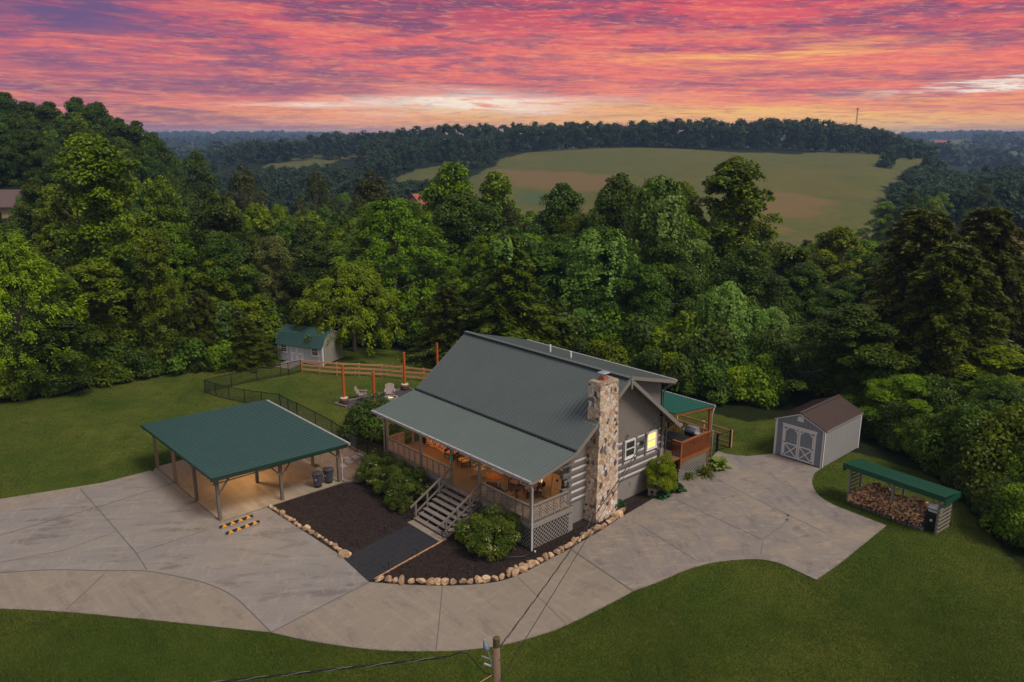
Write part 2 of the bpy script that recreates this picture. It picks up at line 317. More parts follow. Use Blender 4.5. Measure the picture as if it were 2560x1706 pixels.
# ------------------------------------------------------------------ mesh builder and scene tree helpers
class MB:
    def __init__(s): s.v = []; s.f = []; s.mi = []
    def add(s, vs, fs, mi=0):
        o = len(s.v); s.v += [tuple(p) for p in vs]; s.f += [tuple(i + o for i in f) for f in fs]; s.mi += [mi] * len(fs)
    def box(s, x0, x1, y0, y1, z0, z1, mi=0):
        s.hexa([(x0, y0, z0), (x1, y0, z0), (x1, y1, z0), (x0, y1, z0), (x0, y0, z1), (x1, y0, z1), (x1, y1, z1), (x0, y1, z1)], mi); return s
    def hexa(s, p, mi=0):
        s.add(p, [(3, 2, 1, 0), (4, 5, 6, 7), (0, 1, 5, 4), (1, 2, 6, 5), (2, 3, 7, 6), (3, 0, 4, 7)], mi); return s
    def beam(s, a, b, w, h, up=(0, 0, 1), mi=0):
        a = Vector(a); b = Vector(b); d = (b - a).normalized(); u = Vector(up)
        if abs(d.dot(u)) > .98: u = Vector((1, 0, 0))
        sd = d.cross(u).normalized() * w / 2; u2 = sd.cross(d).normalized() * h / 2
        s.hexa([a - sd - u2, a + sd - u2, b + sd - u2, b - sd - u2, a - sd + u2, a + sd + u2, b + sd + u2, b - sd + u2], mi); return s
    def tube(s, pts, rad, n=8, mi=0, cap=True):
        pts = [Vector(p) for p in pts]; k = len(pts)
        if not hasattr(rad, '__len__'): rad = [rad] * k
        vs = []; fs = []; pu = None
        for i, p in enumerate(pts):
            d = (pts[min(i + 1, k - 1)] - pts[max(i - 1, 0)]).normalized()
            u = pu if pu is not None else (Vector((0, 0, 1)) if abs(d.z) < .9 else Vector((1, 0, 0)))
            a = d.cross(u)
            if a.length < 1e-4: a = d.cross(Vector((0, 1, 0)))
            a.normalize(); b = d.cross(a).normalized(); pu = -b if False else u
            for j in range(n):
                t = 2 * math.pi * j / n; vs.append(p + (a * math.cos(t) + b * math.sin(t)) * rad[i])
        for i in range(k - 1):
            for j in range(n): fs.append((i * n + j, i * n + (j + 1) % n, (i + 1) * n + (j + 1) % n, (i + 1) * n + j))
        if cap: fs.append(tuple(range(n))[::-1]); fs.append(tuple((k - 1) * n + j for j in range(n)))
        s.add(vs, fs, mi); return s
    def lathe(s, c, prof, n=20, mi=0):
        vs = []; fs = []
        for r, z in prof:
            for j in range(n): t = 2 * math.pi * j / n; vs.append((c[0] + r * math.cos(t), c[1] + r * math.sin(t), c[2] + z))
        for i in range(len(prof) - 1):
            for j in range(n): fs.append((i * n + j, i * n + (j + 1) % n, (i + 1) * n + (j + 1) % n, (i + 1) * n + j))
        fs.append(tuple(range(n))[::-1]); fs.append(tuple((len(prof) - 1) * n + j for j in range(n)))
        s.add(vs, fs, mi); return s
    def prism(s, poly, z0, z1, mi=0):
        n = len(poly); area = sum(poly[i][0] * poly[(i + 1) % n][1] - poly[(i + 1) % n][0] * poly[i][1] for i in range(n))
        if area < 0: poly = poly[::-1]
        tri = tessellate_polygon([[Vector((p[0], p[1], 0)) for p in poly]])
        vs = [(p[0], p[1], z0) for p in poly] + [(p[0], p[1], z1) for p in poly]; fs = []
        for a, b, c in tri:
            cr = (poly[b][0] - poly[a][0]) * (poly[c][1] - poly[a][1]) - (poly[b][1] - poly[a][1]) * (poly[c][0] - poly[a][0])
            if cr < 0: a, c = c, a
            fs.append((a + n, b + n, c + n)); fs.append((c, b, a))
        for i in range(n): j = (i + 1) % n; fs.append((i, j, j + n, i + n))
        s.add(vs, fs, mi); return s
    def extr(s, poly, axis, a, b, mi=0):
        """polygon in the plane across `axis` ('x': poly=(y,z); 'y': poly=(x,z)) extruded from a to b"""
        n = len(poly); vs = []
        for q in (a, b):
            for p in poly: vs.append((q, p[0], p[1]) if axis == 'x' else (p[0], q, p[1]))
        fs = [(i, (i + 1) % n, (i + 1) % n + n, i + n) for i in range(n)]
        tri = tessellate_polygon([[Vector((p[0], p[1], 0)) for p in poly]])
        for t in tri: fs.append(tuple(t)); fs.append(tuple(i + n for i in t[::-1]))
        s.add(vs, fs, mi); return s
    def build(s, name, mats, parent=None, smooth=False, recalc=False):
        me = bpy.data.meshes.new(name); me.from_pydata(s.v, [], s.f)
        if not isinstance(mats, (list, tuple)): mats = [mats]
        for m in mats: me.materials.append(M[m] if isinstance(m, str) else m)
        me.polygons.foreach_set('material_index', s.mi)
        if smooth: me.polygons.foreach_set('use_smooth', [True] * len(s.f))
        if recalc:
            import bmesh
            b = bmesh.new(); b.from_mesh(me); bmesh.ops.recalc_face_normals(b, faces=b.faces); b.to_mesh(me); b.free()
        me.update(); o = bpy.data.objects.new(name, me); COL.objects.link(o)
        if parent: o.parent = parent
        return o
def tag(o, label=None, cat=None, group=None, kind=None):
    if label: o['label'] = label
    if cat: o['category'] = cat
    if group: o['group'] = group
    if kind: o['kind'] = kind
    return o
def thing(name, label, cat, loc=(0, 0, 0), rz=0.0, group=None):
    o = bpy.data.objects.new(name, None); COL.objects.link(o); o.location = loc; o.rotation_euler = (0, 0, rz)
    o.empty_display_size = .3
    return tag(o, label, cat, group)
def dup(root, loc, rz=0.0, label=None, group=None, scale=None):
    r = root.copy(); COL.objects.link(r); r.location = loc; r.rotation_euler = (0, 0, rz)
    if scale: r.scale = scale
    if label: r['label'] = label
    if group: r['group'] = group
    def rec(a, b):
        for ch in KIDS.get(a.name, a.children):
            c = ch.copy(); COL.objects.link(c); c.parent = b; rec(ch, c)
    rec(root, r)
    return r
KIDS = {}
def struct(name, mb, m, **k): return tag(mb.build(name, m, **k), kind='structure')
def ribs(mb, x0, x1, step, y0, z0, y1, z1, w=.04, h=.03, mi=0, axis='x'):
    """raised standing ribs running from (y0,z0) to (y1,z1), repeated along axis"""
    n = int(round((x1 - x0) / step))
    for i in range(n + 1):
        x = x0 + (x1 - x0) * i / n
        a, b = ((x, y0, z0 + h / 2), (x, y1, z1 + h / 2)) if axis == 'x' else ((y0, x, z0 + h / 2), (y1, x, z1 + h / 2))
        mb.beam(a, b, w, h, mi=mi)

# ------------------------------------------------------------------ terrain
KD = np.array([0, 80, 92, 115, 160, 220, 300, 400, 520, 620, 800, 1200, 2000, 3500, 6000], float)
KP = np.array([-1500, -500, 0, 300, 430, 600, 820, 1050, 1250, 1700, 2150, 2300, 2450, 2800, 3800], float)
KZ = np.array([
 [0, 0, 0, 6, 16, 20, 20, 18, 12, 5, 0, -10, -10, -5, -5],
 [0, 0, 0, 5, 13, 17, 16, 12, 5, 0, -5, -12, -10, -2, -5],
 [0, 0, 0, 4, 11, 14, 12, 6, 0, -5, -9, -14, -10, 4, -5],
 [0, 0, -1, 0, 6, 8, 5, 0, -6, -9, -12, -14, -8, 10, -5],
 [0, 0, -2, -4, -3, -4, -8, -11, -13, -13, -14, -14, -6, 12, -5],
 [0, 0, -3, -8, -11, -13, -13, -9, -3, 2, -6, -14, -5, 13, -5],
 [0, 0, -3, -8, -12, -13, -11, -6, 2, 6, 0, -13, -8, 11, -5],
 [0, 0, -3, -8, -12, -12, -8, -2, 5, 6, 0, -10, -10, 5, -5],
 [0, 0, -3, -8, -11, -10, -5, 2, 9, 10, 5, -8, -10, 2, -5],
 [0, 0, -2, -7, -9, -4.5, 0, 5, 10.5, 12, 6, -6, -10, 2, -5],
 [0, 0, -2, -6, -9, -8, -3, 3, 8, 9, 3, -8, -8, 6, -5],
 [0, 0, -2, -6, -10, -10, -6, 0, 5, 4, -6, -12, -2, 9, -5],
 [0, 0, -2, -6, -10, -11, -9, -9, -10, -13, -17, -15, 2, 11, -5],
 [0, 0, -1, -5, -9, -10, -9, -9, -10, -13, -17, -15, 2, 11, -5],
 [0, 0, 0, -3, -6, -8, -8, -8, -10, -12, -14, -12, 0, 8, -5]], float)
def smooth_interp(xk, x):
    i = np.clip(np.searchsorted(xk, x, side='right') - 1, 0, len(xk) - 2)
    t = np.clip((x - xk[i]) / (xk[i + 1] - xk[i]), 0, 1)
    return i, t
def terrain(x, y):
    x = np.asarray(x, float); y = np.asarray(y, float)
    u, w = w2cam(x, y); D = np.hypot(u, w)
    a = np.arctan2(u, w); p = 1280 + 2056 * np.tan(np.clip(a, -1.2, 1.2))
    i, t = smooth_interp(KD, D); j, s = smooth_interp(KP, p)
    t = t * t * (3 - 2 * t) * .5 + t * .5; s = s * s * (3 - 2 * s)
    z = (KZ[j, i] * (1 - t) + KZ[j, np.minimum(i + 1, 14)] * t) * (1 - s) + (KZ[j + 1, i] * (1 - t) + KZ[j + 1, np.minimum(i + 1, 14)] * t) * s
    back = np.clip(1 - (np.abs(a) - 1.2) / .5, 0, 1)
    rip = np.sin(x * .021 + 1.3) * np.cos(y * .017) * 1.0 + np.sin(x * .05 + y * .03) * .5
    return z * back + rip * np.clip((D - 90) / 200, 0, 1)
def tz(x, y): return float(terrain(np.array([x]), np.array([y]))[0])
def hit(px, py):
    u, w, d = ray(px, py); k = math.hypot(u, w)
    D = np.concatenate([np.arange(15, 200, .5), np.arange(200, 1000, 2), np.arange(1000, 6000, 15)]); t = D / k
    X, Y = cam2w(u * t, w * t); Z = HCAM + d * t; T = terrain(X, Y)
    h = np.nonzero(Z <= T)[0]; i = h[0] if len(h) else len(D) - 1
    return float(X[i]), float(Y[i])
def sdist(px, py, poly):
    """signed distance, + inside"""
    px = np.asarray(px, float); py = np.asarray(py, float); best = np.full(px.shape, 1e9); ins = np.zeros(px.shape, bool)
    n = len(poly)
    for i in range(n):
        ax, ay = poly[i]; bx, by = poly[(i + 1) % n]; ex, ey = bx - ax, by - ay; L = ex * ex + ey * ey + 1e-9
        t = np.clip(((px - ax) * ex + (py - ay) * ey) / L, 0, 1)
        best = np.minimum(best, np.hypot(px - ax - t * ex, py - ay - t * ey))
        c = ((ay > py) != (by > py)); xi = ax + (py - ay) / (ey if abs(ey) > 1e-9 else 1e-9) * ex; ins ^= c & (px < xi)
    return np.where(ins, best, -best)
GP = lambda pts: [at(*p) for p in pts]
HP = lambda pts: [hit(*p) for p in pts]
LAWN = GP([(-900, 1240), (-300, 1080), (0, 1012), (170, 985), (300, 950), (420, 926), (550, 918), (640, 902), (720, 880), (900, 868), (1060, 884), (1180, 880), (1350, 900), (1560, 960), (1790, 1035), (1870, 1056), (1990, 1040), (2090, 1120), (2200, 1150), (2330, 1190), (2430, 1290), (2500, 1370), (2570, 1440), (2800, 1640)]) + [cam2w(30, 5), cam2w(60, -60), cam2w(-80, -60), cam2w(-80, 20)]
MEAD = HP([(1170, 450), (1250, 402), (1400, 373), (1600, 369), (1800, 379), (2000, 388), (2290, 394), (2330, 412), (2260, 440), (2210, 480), (2190, 560)]) + [place(2200, 168, -5), place(1150, 168, -10)]
BROWN = [HP([(1240, 424), (1450, 433), (1560, 440), (1530, 455), (1500, 476), (1290, 470)]), HP([(1860, 480), (1990, 488), (2088, 503), (2050, 532), (1980, 545), (1850, 548)]), HP([(1860, 556), (1960, 562), (1990, 575), (1900, 590), (1850, 590)]), HP([(2490, 583), (2600, 583), (2640, 640), (2500, 640)])]
GREEN = [HP([(1300, 472), (1385, 484), (1350, 510), (1290, 512)])]
LMEAD = HP([(660, 418), (700, 397), (780, 384), (900, 376), (900, 392), (790, 421), (690, 430)])
LME2 = HP([(985, 452), (1060, 424), (1120, 410), (1180, 404), (1160, 440), (1080, 470), (1000, 470)])
FARF = HP([(2290, 349), (2420, 349), (2440, 372), (2425, 384), (2330, 374), (2290, 362)])
FARG = HP([(2515, 364), (2640, 369), (2640, 377), (2520, 374)])

def make_ground():
    a = np.concatenate([np.arange(-180, -40, 4.0), np.arange(-40, 40, .16), np.arange(40, 180, 4.0)]) * math.pi / 180
    r = np.concatenate([[1.0, 5, 10, 14], 16 * 1.017 ** np.arange(0, 360)]); r = r[r < 6500]
    A, Rr = np.meshgrid(a, r); u = Rr * np.sin(A); w = Rr * np.cos(A); X, Y = cam2w(u, w); Z = terrain(X, Y)
    na, nr = len(a), len(r); v = np.stack([X, Y, Z], -1).reshape(-1, 3)
    i, j = np.meshgrid(np.arange(nr - 1), np.arange(na), indexing='ij'); j2 = (j + 1) % na
    f = np.stack([i * na + j, i * na + j2, (i + 1) * na + j2, (i + 1) * na + j], -1).reshape(-1, 4)[:, ::-1]
    o = np_mesh('ground', v, f)
    me = o.data
    def attr(n, vals):
        at_ = me.attributes.new(n, 'FLOAT', 'POINT'); at_.data.foreach_set('value', np.asarray(vals, np.float32).ravel())
    vx, vy = v[:, 0], v[:, 1]
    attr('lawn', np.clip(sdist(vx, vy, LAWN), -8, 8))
    md = np.max([sdist(vx, vy, p) for p in (MEAD, LMEAD, LME2, FARF, FARG)], 0); attr('meadow', np.clip(md, -30, 30))
    attr('brown', np.clip(np.max([sdist(vx, vy, p) for p in BROWN], 0), -30, 30))
    attr('green', np.clip(np.max([sdist(vx, vy, p) for p in GREEN], 0), -30, 30))
    m = bpy.data.materials.new('ground'); m.use_nodes = True; t = NT(m.node_tree); b = m.node_tree.nodes['Principled BSDF']
    tc = t.node('ShaderNodeTexCoord').outputs['Object']
    g = lambda n: t.node('ShaderNodeAttribute', attribute_name=n).outputs['Fac']
    fine = t.noise(tc, 9, 6, .75); mid = t.noise(tc, .9, 6, .65); big = t.noise(tc, .11, 4, .6, .5)
    st = t.noise(t.vscale(tc, (.35, 1, 1)), .5, 5, .6)
    lawn = t.mix(t.sstep(big, .35, .65), (.052, .084, .008), (.118, .125, .018))
    lawn = t.mix(t.m('MULTIPLY', t.sstep(mid, .4, .7), .5), lawn, (.034, .058, .006))
    lawn = t.mix(t.m('MULTIPLY', t.sstep(fine, .45, .7), .55), lawn, (.125, .14, .027))
    lawn = t.mix(t.m('MULTIPLY', t.sstep(t.noise(tc, .22, 7, .7, 1.2), .58, .72), .5), lawn, (.12, .10, .03))
    lawn = t.mix(t.m('MULTIPLY', t.sstep(st, .6, .75), .3), lawn, (.095, .070, .022))
    lawn = t.mix(t.m('MULTIPLY', t.sstep(t.noise(tc, 2.6, 7, .75), .55, .68), .45), lawn, (.085, .10, .022))
    lawn = t.mix(t.m('MULTIPLY', t.sstep(t.noise(tc, .3, 5, .7, .8), .52, .66), .5), lawn, (.030, .060, .007))
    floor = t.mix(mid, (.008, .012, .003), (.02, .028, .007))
    mead = t.mix(t.noise(t.vscale(tc, (1, 1, 1)), .02, 6, .65), (.142, .122, .034), (.088, .108, .029))
    mead = t.mix(t.m('MULTIPLY', t.sstep(t.noise(tc, .09, 6, .7), .5, .72), .5), mead, (.075, .088, .028))
    mead = t.mix(t.m('MULTIPLY', t.sstep(t.noise(t.vscale(tc, (.3, 1.6, 1)), .05, 6, .7), .55, .7), .5), mead, (.15, .11, .045))
    mead = t.mix(t.m('MULTIPLY', t.sstep(t.noise(t.vscale(tc, (1, 1, 4)), .25, 9, .8), .46, .62), .55), mead, (.06, .066, .022))
    wv = t.node('ShaderNodeTexWave', i_Scale=.035, i_Distortion=6.0, i_Detail=4.0, bands_direction='DIAGONAL'); t.l.new(tc, wv.inputs['Vector'])
    mead = t.mix(t.m('MULTIPLY', wv.outputs['Fac'], .30), mead, (.085, .10, .03))
    mead = t.mix(t.m('MULTIPLY', t.sstep(t.noise(tc, .012, 5, .6, 1.0), .45, .6), .55), mead, (.14, .115, .034))
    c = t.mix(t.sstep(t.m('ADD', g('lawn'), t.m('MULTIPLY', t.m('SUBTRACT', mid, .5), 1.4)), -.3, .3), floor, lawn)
    wob = t.m('MULTIPLY', t.m('SUBTRACT', t.noise(tc, .035, 7, .7), .5), 34)
    c = t.mix(t.sstep(t.m('ADD', g('meadow'), wob), -1.0, 1.0), c, mead)
    c = t.mix(t.sstep(t.m('ADD', g('brown'), wob), -5, 4), c, t.mix(t.noise(tc, .3, 8, .75), (.14, .098, .036), (.205, .135, .058)))
    c = t.mix(t.sstep(t.m('ADD', g('green'), wob), -4, 4), c, (.075, .11, .045))
    t.put(b.inputs['Base Color'], c); b.inputs['Roughness'].default_value = .95; b.inputs['Specular IOR Level'].default_value = .1
    bp = t.node('ShaderNodeBump'); bp.inputs['Strength'].default_value = .5; bp.inputs['Distance'].default_value = .08
    t.put(bp.inputs['Height'], fine); t.l.new(bp.outputs[0], b.inputs['Normal'])
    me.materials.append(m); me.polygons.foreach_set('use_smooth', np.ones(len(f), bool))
    tag(o, kind='structure'); return o
def np_mesh(name, v, f, mats=(), mi=None, tint=None, parent=None):
    me = bpy.data.meshes.new(name); k = f.shape[1]
    me.vertices.add(len(v)); me.vertices.foreach_set('co', np.asarray(v, np.float32).ravel())
    me.loops.add(len(f) * k); me.loops.foreach_set('vertex_index', np.asarray(f, np.int32).ravel())
    me.polygons.add(len(f)); me.polygons.foreach_set('loop_start', np.arange(0, len(f) * k, k, dtype=np.int32))
    me.polygons.foreach_set('loop_total', np.full(len(f), k, np.int32))
    for m in mats: me.materials.append(M[m])
    if mi is not None: me.polygons.foreach_set('material_index', np.asarray(mi, np.int32))
    if tint is not None:
        a = me.attributes.new('tint', 'FLOAT', 'FACE'); a.data.foreach_set('value', np.asarray(tint, np.float32))
    me.update(calc_edges=True); me.validate()
    o = bpy.data.objects.new(name, me); COL.objects.link(o)
    if parent: o.parent = parent
    return o
make_ground()
# ------------------------------------------------------------------ paving and beds
def CR(x0, y0, k): return lambda *pts: [at(x0 + k * x, y0 + k * y) for x, y in pts]
C3 = CR(1420, 900, .2743); C4 = CR(340, 960, .28067); C5 = CR(0, 900, .514); C6 = CR(1500, 1100, .4505); C7 = CR(600, 1240, .4251); C5F = CR(460, 780, .289)
def dense(pts, k=4):
    """Catmull-Rom through a row of points"""
    p = [np.array(q) for q in pts]; p = [2 * p[0] - p[1]] + p + [2 * p[-1] - p[-2]]; out = []
    for i in range(1, len(p) - 2):
        for j in range(k):
            t = j / k; out.append(tuple(.5 * ((2 * p[i]) + (-p[i - 1] + p[i + 1]) * t + (2 * p[i - 1] - 5 * p[i] + 4 * p[i + 1] - p[i + 2]) * t * t + (-p[i - 1] + 3 * p[i] - 3 * p[i + 1] + p[i + 2]) * t ** 3)))
    out.append(tuple(p[-2])); return out
DZ = .04
jA = C7((761, 512))[0]; jB = C7((183, 808))[0]; jC = C7((1940, 315))[0]; jD = C7((2310, 565))[0]
stone1 = at(665.6, 1268.8)
curve = dense(C5((-1000, 1085), (-400, 1060), (0, 1040), (250, 1025), (520, 1030), (700, 1030), (850, 1055), (1000, 1090), (1130, 1150), (1230, 1240)) + [jB])
lowedge = dense([jB] + C5((900, 1285), (600, 1255), (300, 1228), (0, 1213), (-400, 1200), (-1000, 1185)))
strip_in = dense(C5((-1000, 850), (-400, 800), (0, 745), (400, 640), (740, 548)))
strip_out = C5((-1000, 810), (-400, 735), (0, 680), (500, 600), (735, 540))
incurve = dense([jA] + C7((1000, 528), (1200, 533), (1350, 528), (1500, 512), (1600, 485), (1700, 441), (1800, 388), (1900, 336)) + [jC])
outcurve = dense([jD] + C7((2200, 625), (1920, 765), (1740, 830), (1520, 885), (1300, 912), (1150, 917), (950, 917), (700, 900), (400, 855)) + [jB])
inedge = dense([jC] + C7((2050, 250), (2150, 190), (2240, 130)) + C3((640, 1350), (740, 1290), (820, 1245), (900, 1200), (985, 1148), (1005, 1100), (985, 1062), (960, 1030), (1000, 985), (1050, 1008), (1130, 1020), (1210, 1018), (1270, 995), (1294, 960), (1290, 930), (1340, 858), (1375, 835)), 3)
back_e = dense(C3((1375, 835), (1450, 862), (1600, 880)) + C6((830, 92), (965, 80)))
right_e = dense(C6((1222, 165), (1190, 190), (1177, 235), (1190, 280), (1230, 325), (1300, 365), (1400, 405), (1590, 478)))
bot_e = C6((1590, 478), (1440, 600), (1330, 690), (1200, 780)) + dense(C6((1200, 780), (1080, 725), (1000, 690), (930, 672), (850, 665), (750, 670), (640, 682), (540, 705), (440, 740), (340, 785)) + [jD])[1:]
def slab(name, poly, m, z0=-.12, z1=DZ): return struct(name, MB().prism(poly, z0, z1), m)
slab('parking_pad', strip_in + [(-22.95, -10.2), (-13.2, -10.2), (-13.2, stone1[1] + .1), stone1, at(859, 1395), jA] + curve[::-1], 'conc_grey')
slab('driveway_edge_strip', strip_out + strip_in[::-1], 'conc_tan')
slab('driveway_lower_lane', curve + lowedge[1:], 'conc_tan')
slab('driveway', incurve + outcurve, 'conc_tan')
slab('driveway_apron', inedge + back_e[1:] + [(4.95, 19.95)] + right_e + bot_e[1:], 'conc_apron')
slab('carport_floor', [(-22.95, -10.2), (-13.2, -10.2), (-13.2, -2.8), (-22.95, -2.8)], 'conc_slab', z1=DZ + .006)
slab('mulch_bed', [stone1, at(859, 1395), jA] + incurve[1:] + inedge[1:] + [(-1, 18.1), (-1, 11), (-6, 4), (-12.4, 3), (-12.6, 0.2), (-13.0, -1.6), (-13.1, -2.9)], 'mulch', z1=.02)
slab('gravel_area', [(-13.15, -2.95), (-19.5, -2.95), (-19.3, .55), (-12.4, .75), (-12.2, -1.2)], 'gravel', z1=.03)
pth = C7((608, 372), (755, 508), (1188, 262), (1030, 158))
slab('garden_path', pth, 'paver', z1=.05)
slab('bottom_step_pad', [(-6.45, -2.95), (-3.6, -2.95), (-3.6, -2.5), (-6.45, -2.5)], 'conc_tan', z1=.075)
def ribbon(mb, pts, w, z):
    pts = [np.array(p) for p in pts]
    for i in range(len(pts) - 1):
        a, b = pts[i], pts[i + 1]; d = (b - a) / (np.linalg.norm(b - a) + 1e-9); n = np.array([-d[1], d[0]]) * w / 2
        a = a - d * .0; mb.add([(*(a - n), z), (*(b - n), z), (*(b + n), z), (*(a + n), z)], [(0, 1, 2, 3)])
mb = MB()
for pts, w in [(C5((390, 630), (470, 720), (570, 835), (660, 940), (715, 1025)), .05), (C5((855, 600), (640, 668), (470, 722), (230, 790), (0, 858), (-300, 940)), .04),
               (C5((1010, 830), (660, 945)), .025), (C5((570, 838), (310, 930), (-100, 1010)), .025), (C5((515, 1037), (420, 1130), (318, 1222)), .035), ([jA, jB], .05),
               (C7((1190, 540), (1172, 740), (1153, 912)), .035), (C7((1632, 482), (1915, 755)), .02), ([jC, jD], .07), (curve[1:], .05),
               (C6((210, 470), (560, 690)), .02), (C6((430, 340), (905, 560)), .025), (C6((600, 200), (870, 335), (1250, 520)), .02),
               ([(-22.9, -10.2), (-13.2, -10.2)], .05), ([(-18.1, -10.1), (-18.1, -2.9)], .025), ([(-22.8, -6.5), (-13.3, -6.5)], .025), ([(-13.2, -10.1), (-13.2, -7.3)], .04)]:
    ribbon(mb, pts, w, DZ + .0105)
cr = C6((1040, 455), (1010, 478), (1000, 492), (965, 508), (950, 522), (925, 540), (905, 562), (898, 600), (890, 640)); ribbon(mb, cr, .025, DZ + .0105)
struct('paving_joints', mb, 'joint')
mb = MB()   # paver joints of the dark path
a, b, c_, d = [np.array(p) for p in pth]
for i in range(1, 6):
    t = i / 6; ribbon(mb, [a + (b - a) * t, d + (c_ - d) * t], .018, .0545)
for i in range(1, 12):
    t = i / 12; p, q = a + (d - a) * t, b + (c_ - b) * t
    for k in range(6):
        if (i + k) % 2: ribbon(mb, [p + (q - p) * k / 6, p + (q - p) * (k + 1) / 6], .018, .0545)
struct('path_joints', mb, mat('path_joint', (.007, .007, .008), .9))
o = MB()
e0, e1 = C7((1195, 268), (790, 495)); o.beam((*e0, .05), (*e1, .04), .035, .08)
tag(o.build('timber_edging', 'wood_split2'), 'thin timber board edging the dark path on its lower side', 'edging')

# edging stones
def rock_proto(seed):
    import bmesh
    rr = random.Random(seed); b = bmesh.new(); bmesh.ops.create_icosphere(b, subdivisions=3, radius=1)
    pl = [(Vector((rr.gauss(0, 1), rr.gauss(0, 1), rr.gauss(0, .8))).normalized(), rr.uniform(.55, .82)) for _ in range(10)]
    for v in b.verts:
        d = v.co.normalized()
        for n, k in pl:
            s_ = d.dot(n)
            if s_ > 0 and v.co.dot(n) > k: v.co -= n * (v.co.dot(n) - k) * .93
        v.co *= 1 + .03 * math.sin(7 * d.x + seed) * math.cos(6 * d.y)
        v.co.z *= .72
    me = bpy.data.meshes.new('edging_stone'); b.to_mesh(me); b.free(); me.materials.append(M['rock'])
    for p in me.polygons: p.use_smooth = False
    return me
ROCKS = [rock_proto(i) for i in range(7)]
def rock(x, y, r, label, group, z=.02):
    o = bpy.data.objects.new('edging_stone', random.choice(ROCKS)); COL.objects.link(o)
    o.location = (x, y, z + r * .35); o.rotation_euler = (random.uniform(-.3, .3), random.uniform(-.3, .3), random.uniform(0, 6.3))
    s = r * random.uniform(.9, 1.15); o.scale = (s * random.uniform(.95, 1.35), s * random.uniform(.8, 1.0), s * random.uniform(.8, 1.15)); tag(o, label, 'stone', group)
def along(pts, step):
    pts = [np.array(p) for p in pts]; seg = [np.linalg.norm(b - a) for a, b in zip(pts, pts[1:])]; tot = sum(seg); out = []; s_ = step() * .5
    while s_ < tot:
        q = s_; i = 0
        while q > seg[i]: q -= seg[i]; i += 1
        out.append(pts[i] + (pts[i + 1] - pts[i]) * q / seg[i]); s_ += step()
    return out
l1 = [np.array(p) + np.array([.12, .16]) for p in [stone1, at(862, 1393)]]
for p in along(l1, lambda: random.uniform(.22, .34)): rock(p[0] + random.uniform(-.06, .06), p[1] + random.uniform(-.06, .06), random.uniform(.11, .19), 'small tan stone in the straight edging row beside the parking pad', 'stones edging the mulch beside the parking pad')
big = at(857, 1393); rock(big[0], big[1] + .1, .29, 'largest tan stone at the lower end of the straight row, by the dark path', 'stones edging the mulch beside the parking pad')
l2 = [np.array(p) for p in dense(C7((800, 500), (1000, 512), (1200, 517), (1350, 512), (1490, 497), (1590, 470), (1690, 427), (1790, 373), (1890, 322), (2040, 237), (2140, 177), (2215, 130)))]
for p in along(l2, lambda: random.uniform(.30, .46)): rock(p[0] + random.uniform(-.04, .04), p[1] + random.uniform(-.04, .04), random.uniform(.17, .27), 'rounded tan stone in the curved edging row between mulch and driveway', 'stones edging the mulch along the curved driveway')
for p in along([np.array(q) for q in C7((1560, 462), (1640, 430), (1720, 398))], lambda: .38): rock(p[0], p[1] + .1, .2, 'tan stone in the second row stacked inside the driveway curve', 'second row of stones in the driveway curve')
for q in C7((2240, 100), (2225, 118)): rock(*q, .26, 'tan stone at the chimney end of the curved edging row', 'stones at the foot of the chimney')
for q in C7((1365, 128), (1340, 105)): rock(*q, .2, 'loose stone lying by the stairs under the porch lattice', 'loose stones by the stairs')

# ------------------------------------------------------------------ log house
HS = thing('log_house', 'dark log house with green metal roof, stone chimney and long front porch', 'house')
def part(name, mb, m, parent=HS, **k): return mb.build(name, m, parent, **k)
X0, X1, Y0, Y1 = -12.65, -.45, 2.95, 11.05
RX0, RX1 = -13.45, .3
EAVE = (-.35, 3.86); BRK = (2.81, 4.52); RDG = (6.92, 7.55); REAR = (11.63, 3.78)
part('foundation', MB().box(X0 + .05, X1 - .05, Y0 + .05, Y1 - .05, -.1, 1.3), 'found')
stripes = [1.47, 1.89, 2.31, 2.73, 3.15, 3.56]
def rear_z(y): return RDG[1] - (y - RDG[0]) * (RDG[1] - REAR[1]) / (REAR[0] - RDG[0])
def front_z(y): return RDG[1] - (RDG[0] - y) * (RDG[1] - BRK[1]) / (RDG[0] - BRK[0]) if y > BRK[0] else BRK[1] - (BRK[0] - y) * .209
wl = MB()
zs = [1.3] + stripes + [3.72]
wl.box(X0, X1, Y0, Y1, 1.3, 3.72)            # solid core; logs stand proud of it
for i in range(len(zs) - 1):
    a = zs[i] + (.06 if i else 0); b = zs[i + 1] - (.06 if i < len(zs) - 2 else 0)
    h = (b - a)
    prof = [(0, a), (.035, a + .04), (.045, (a + b) / 2), (.035, b - .04), (0, b)]
    wl.extr([(Y0 - p, z) for p, z in prof] + [(Y0 + .05, b), (Y0 + .05, a)], 'x', X0 - .0, X1)
    wl.extr([(X1 + p, z) for p, z in prof] + [(X1 - .05, b), (X1 - .05, a)], 'y', Y0 - .3 + .08 * (i % 2), Y1)
    wl.extr([(X0 - p, z) for p, z in prof] + [(X0 + .05, b), (X0 + .05, a)], 'y', Y0, Y1)
    if i % 2 == 0: wl.box(X1 - .2, X1 + .03, Y0 - .34, Y0 - .05, a + .02, b - .02)
    else: wl.box(X1 - .2, X1 + .14, Y0 - .03, Y0 + .22, a + .02, b - .02)
LW = part('log_wall', wl, 'log')
ck = MB()
for z in stripes:
    ck.box(X1 - .04, X1 + .012, Y0 + .3, Y1 - .25, z - .055, z + .055)
    ck.box(X0 + .3, X1 - .3, Y0 - .012, Y0 + .04, z - .055, z + .055)
part('chinking', ck, 'chink', LW)
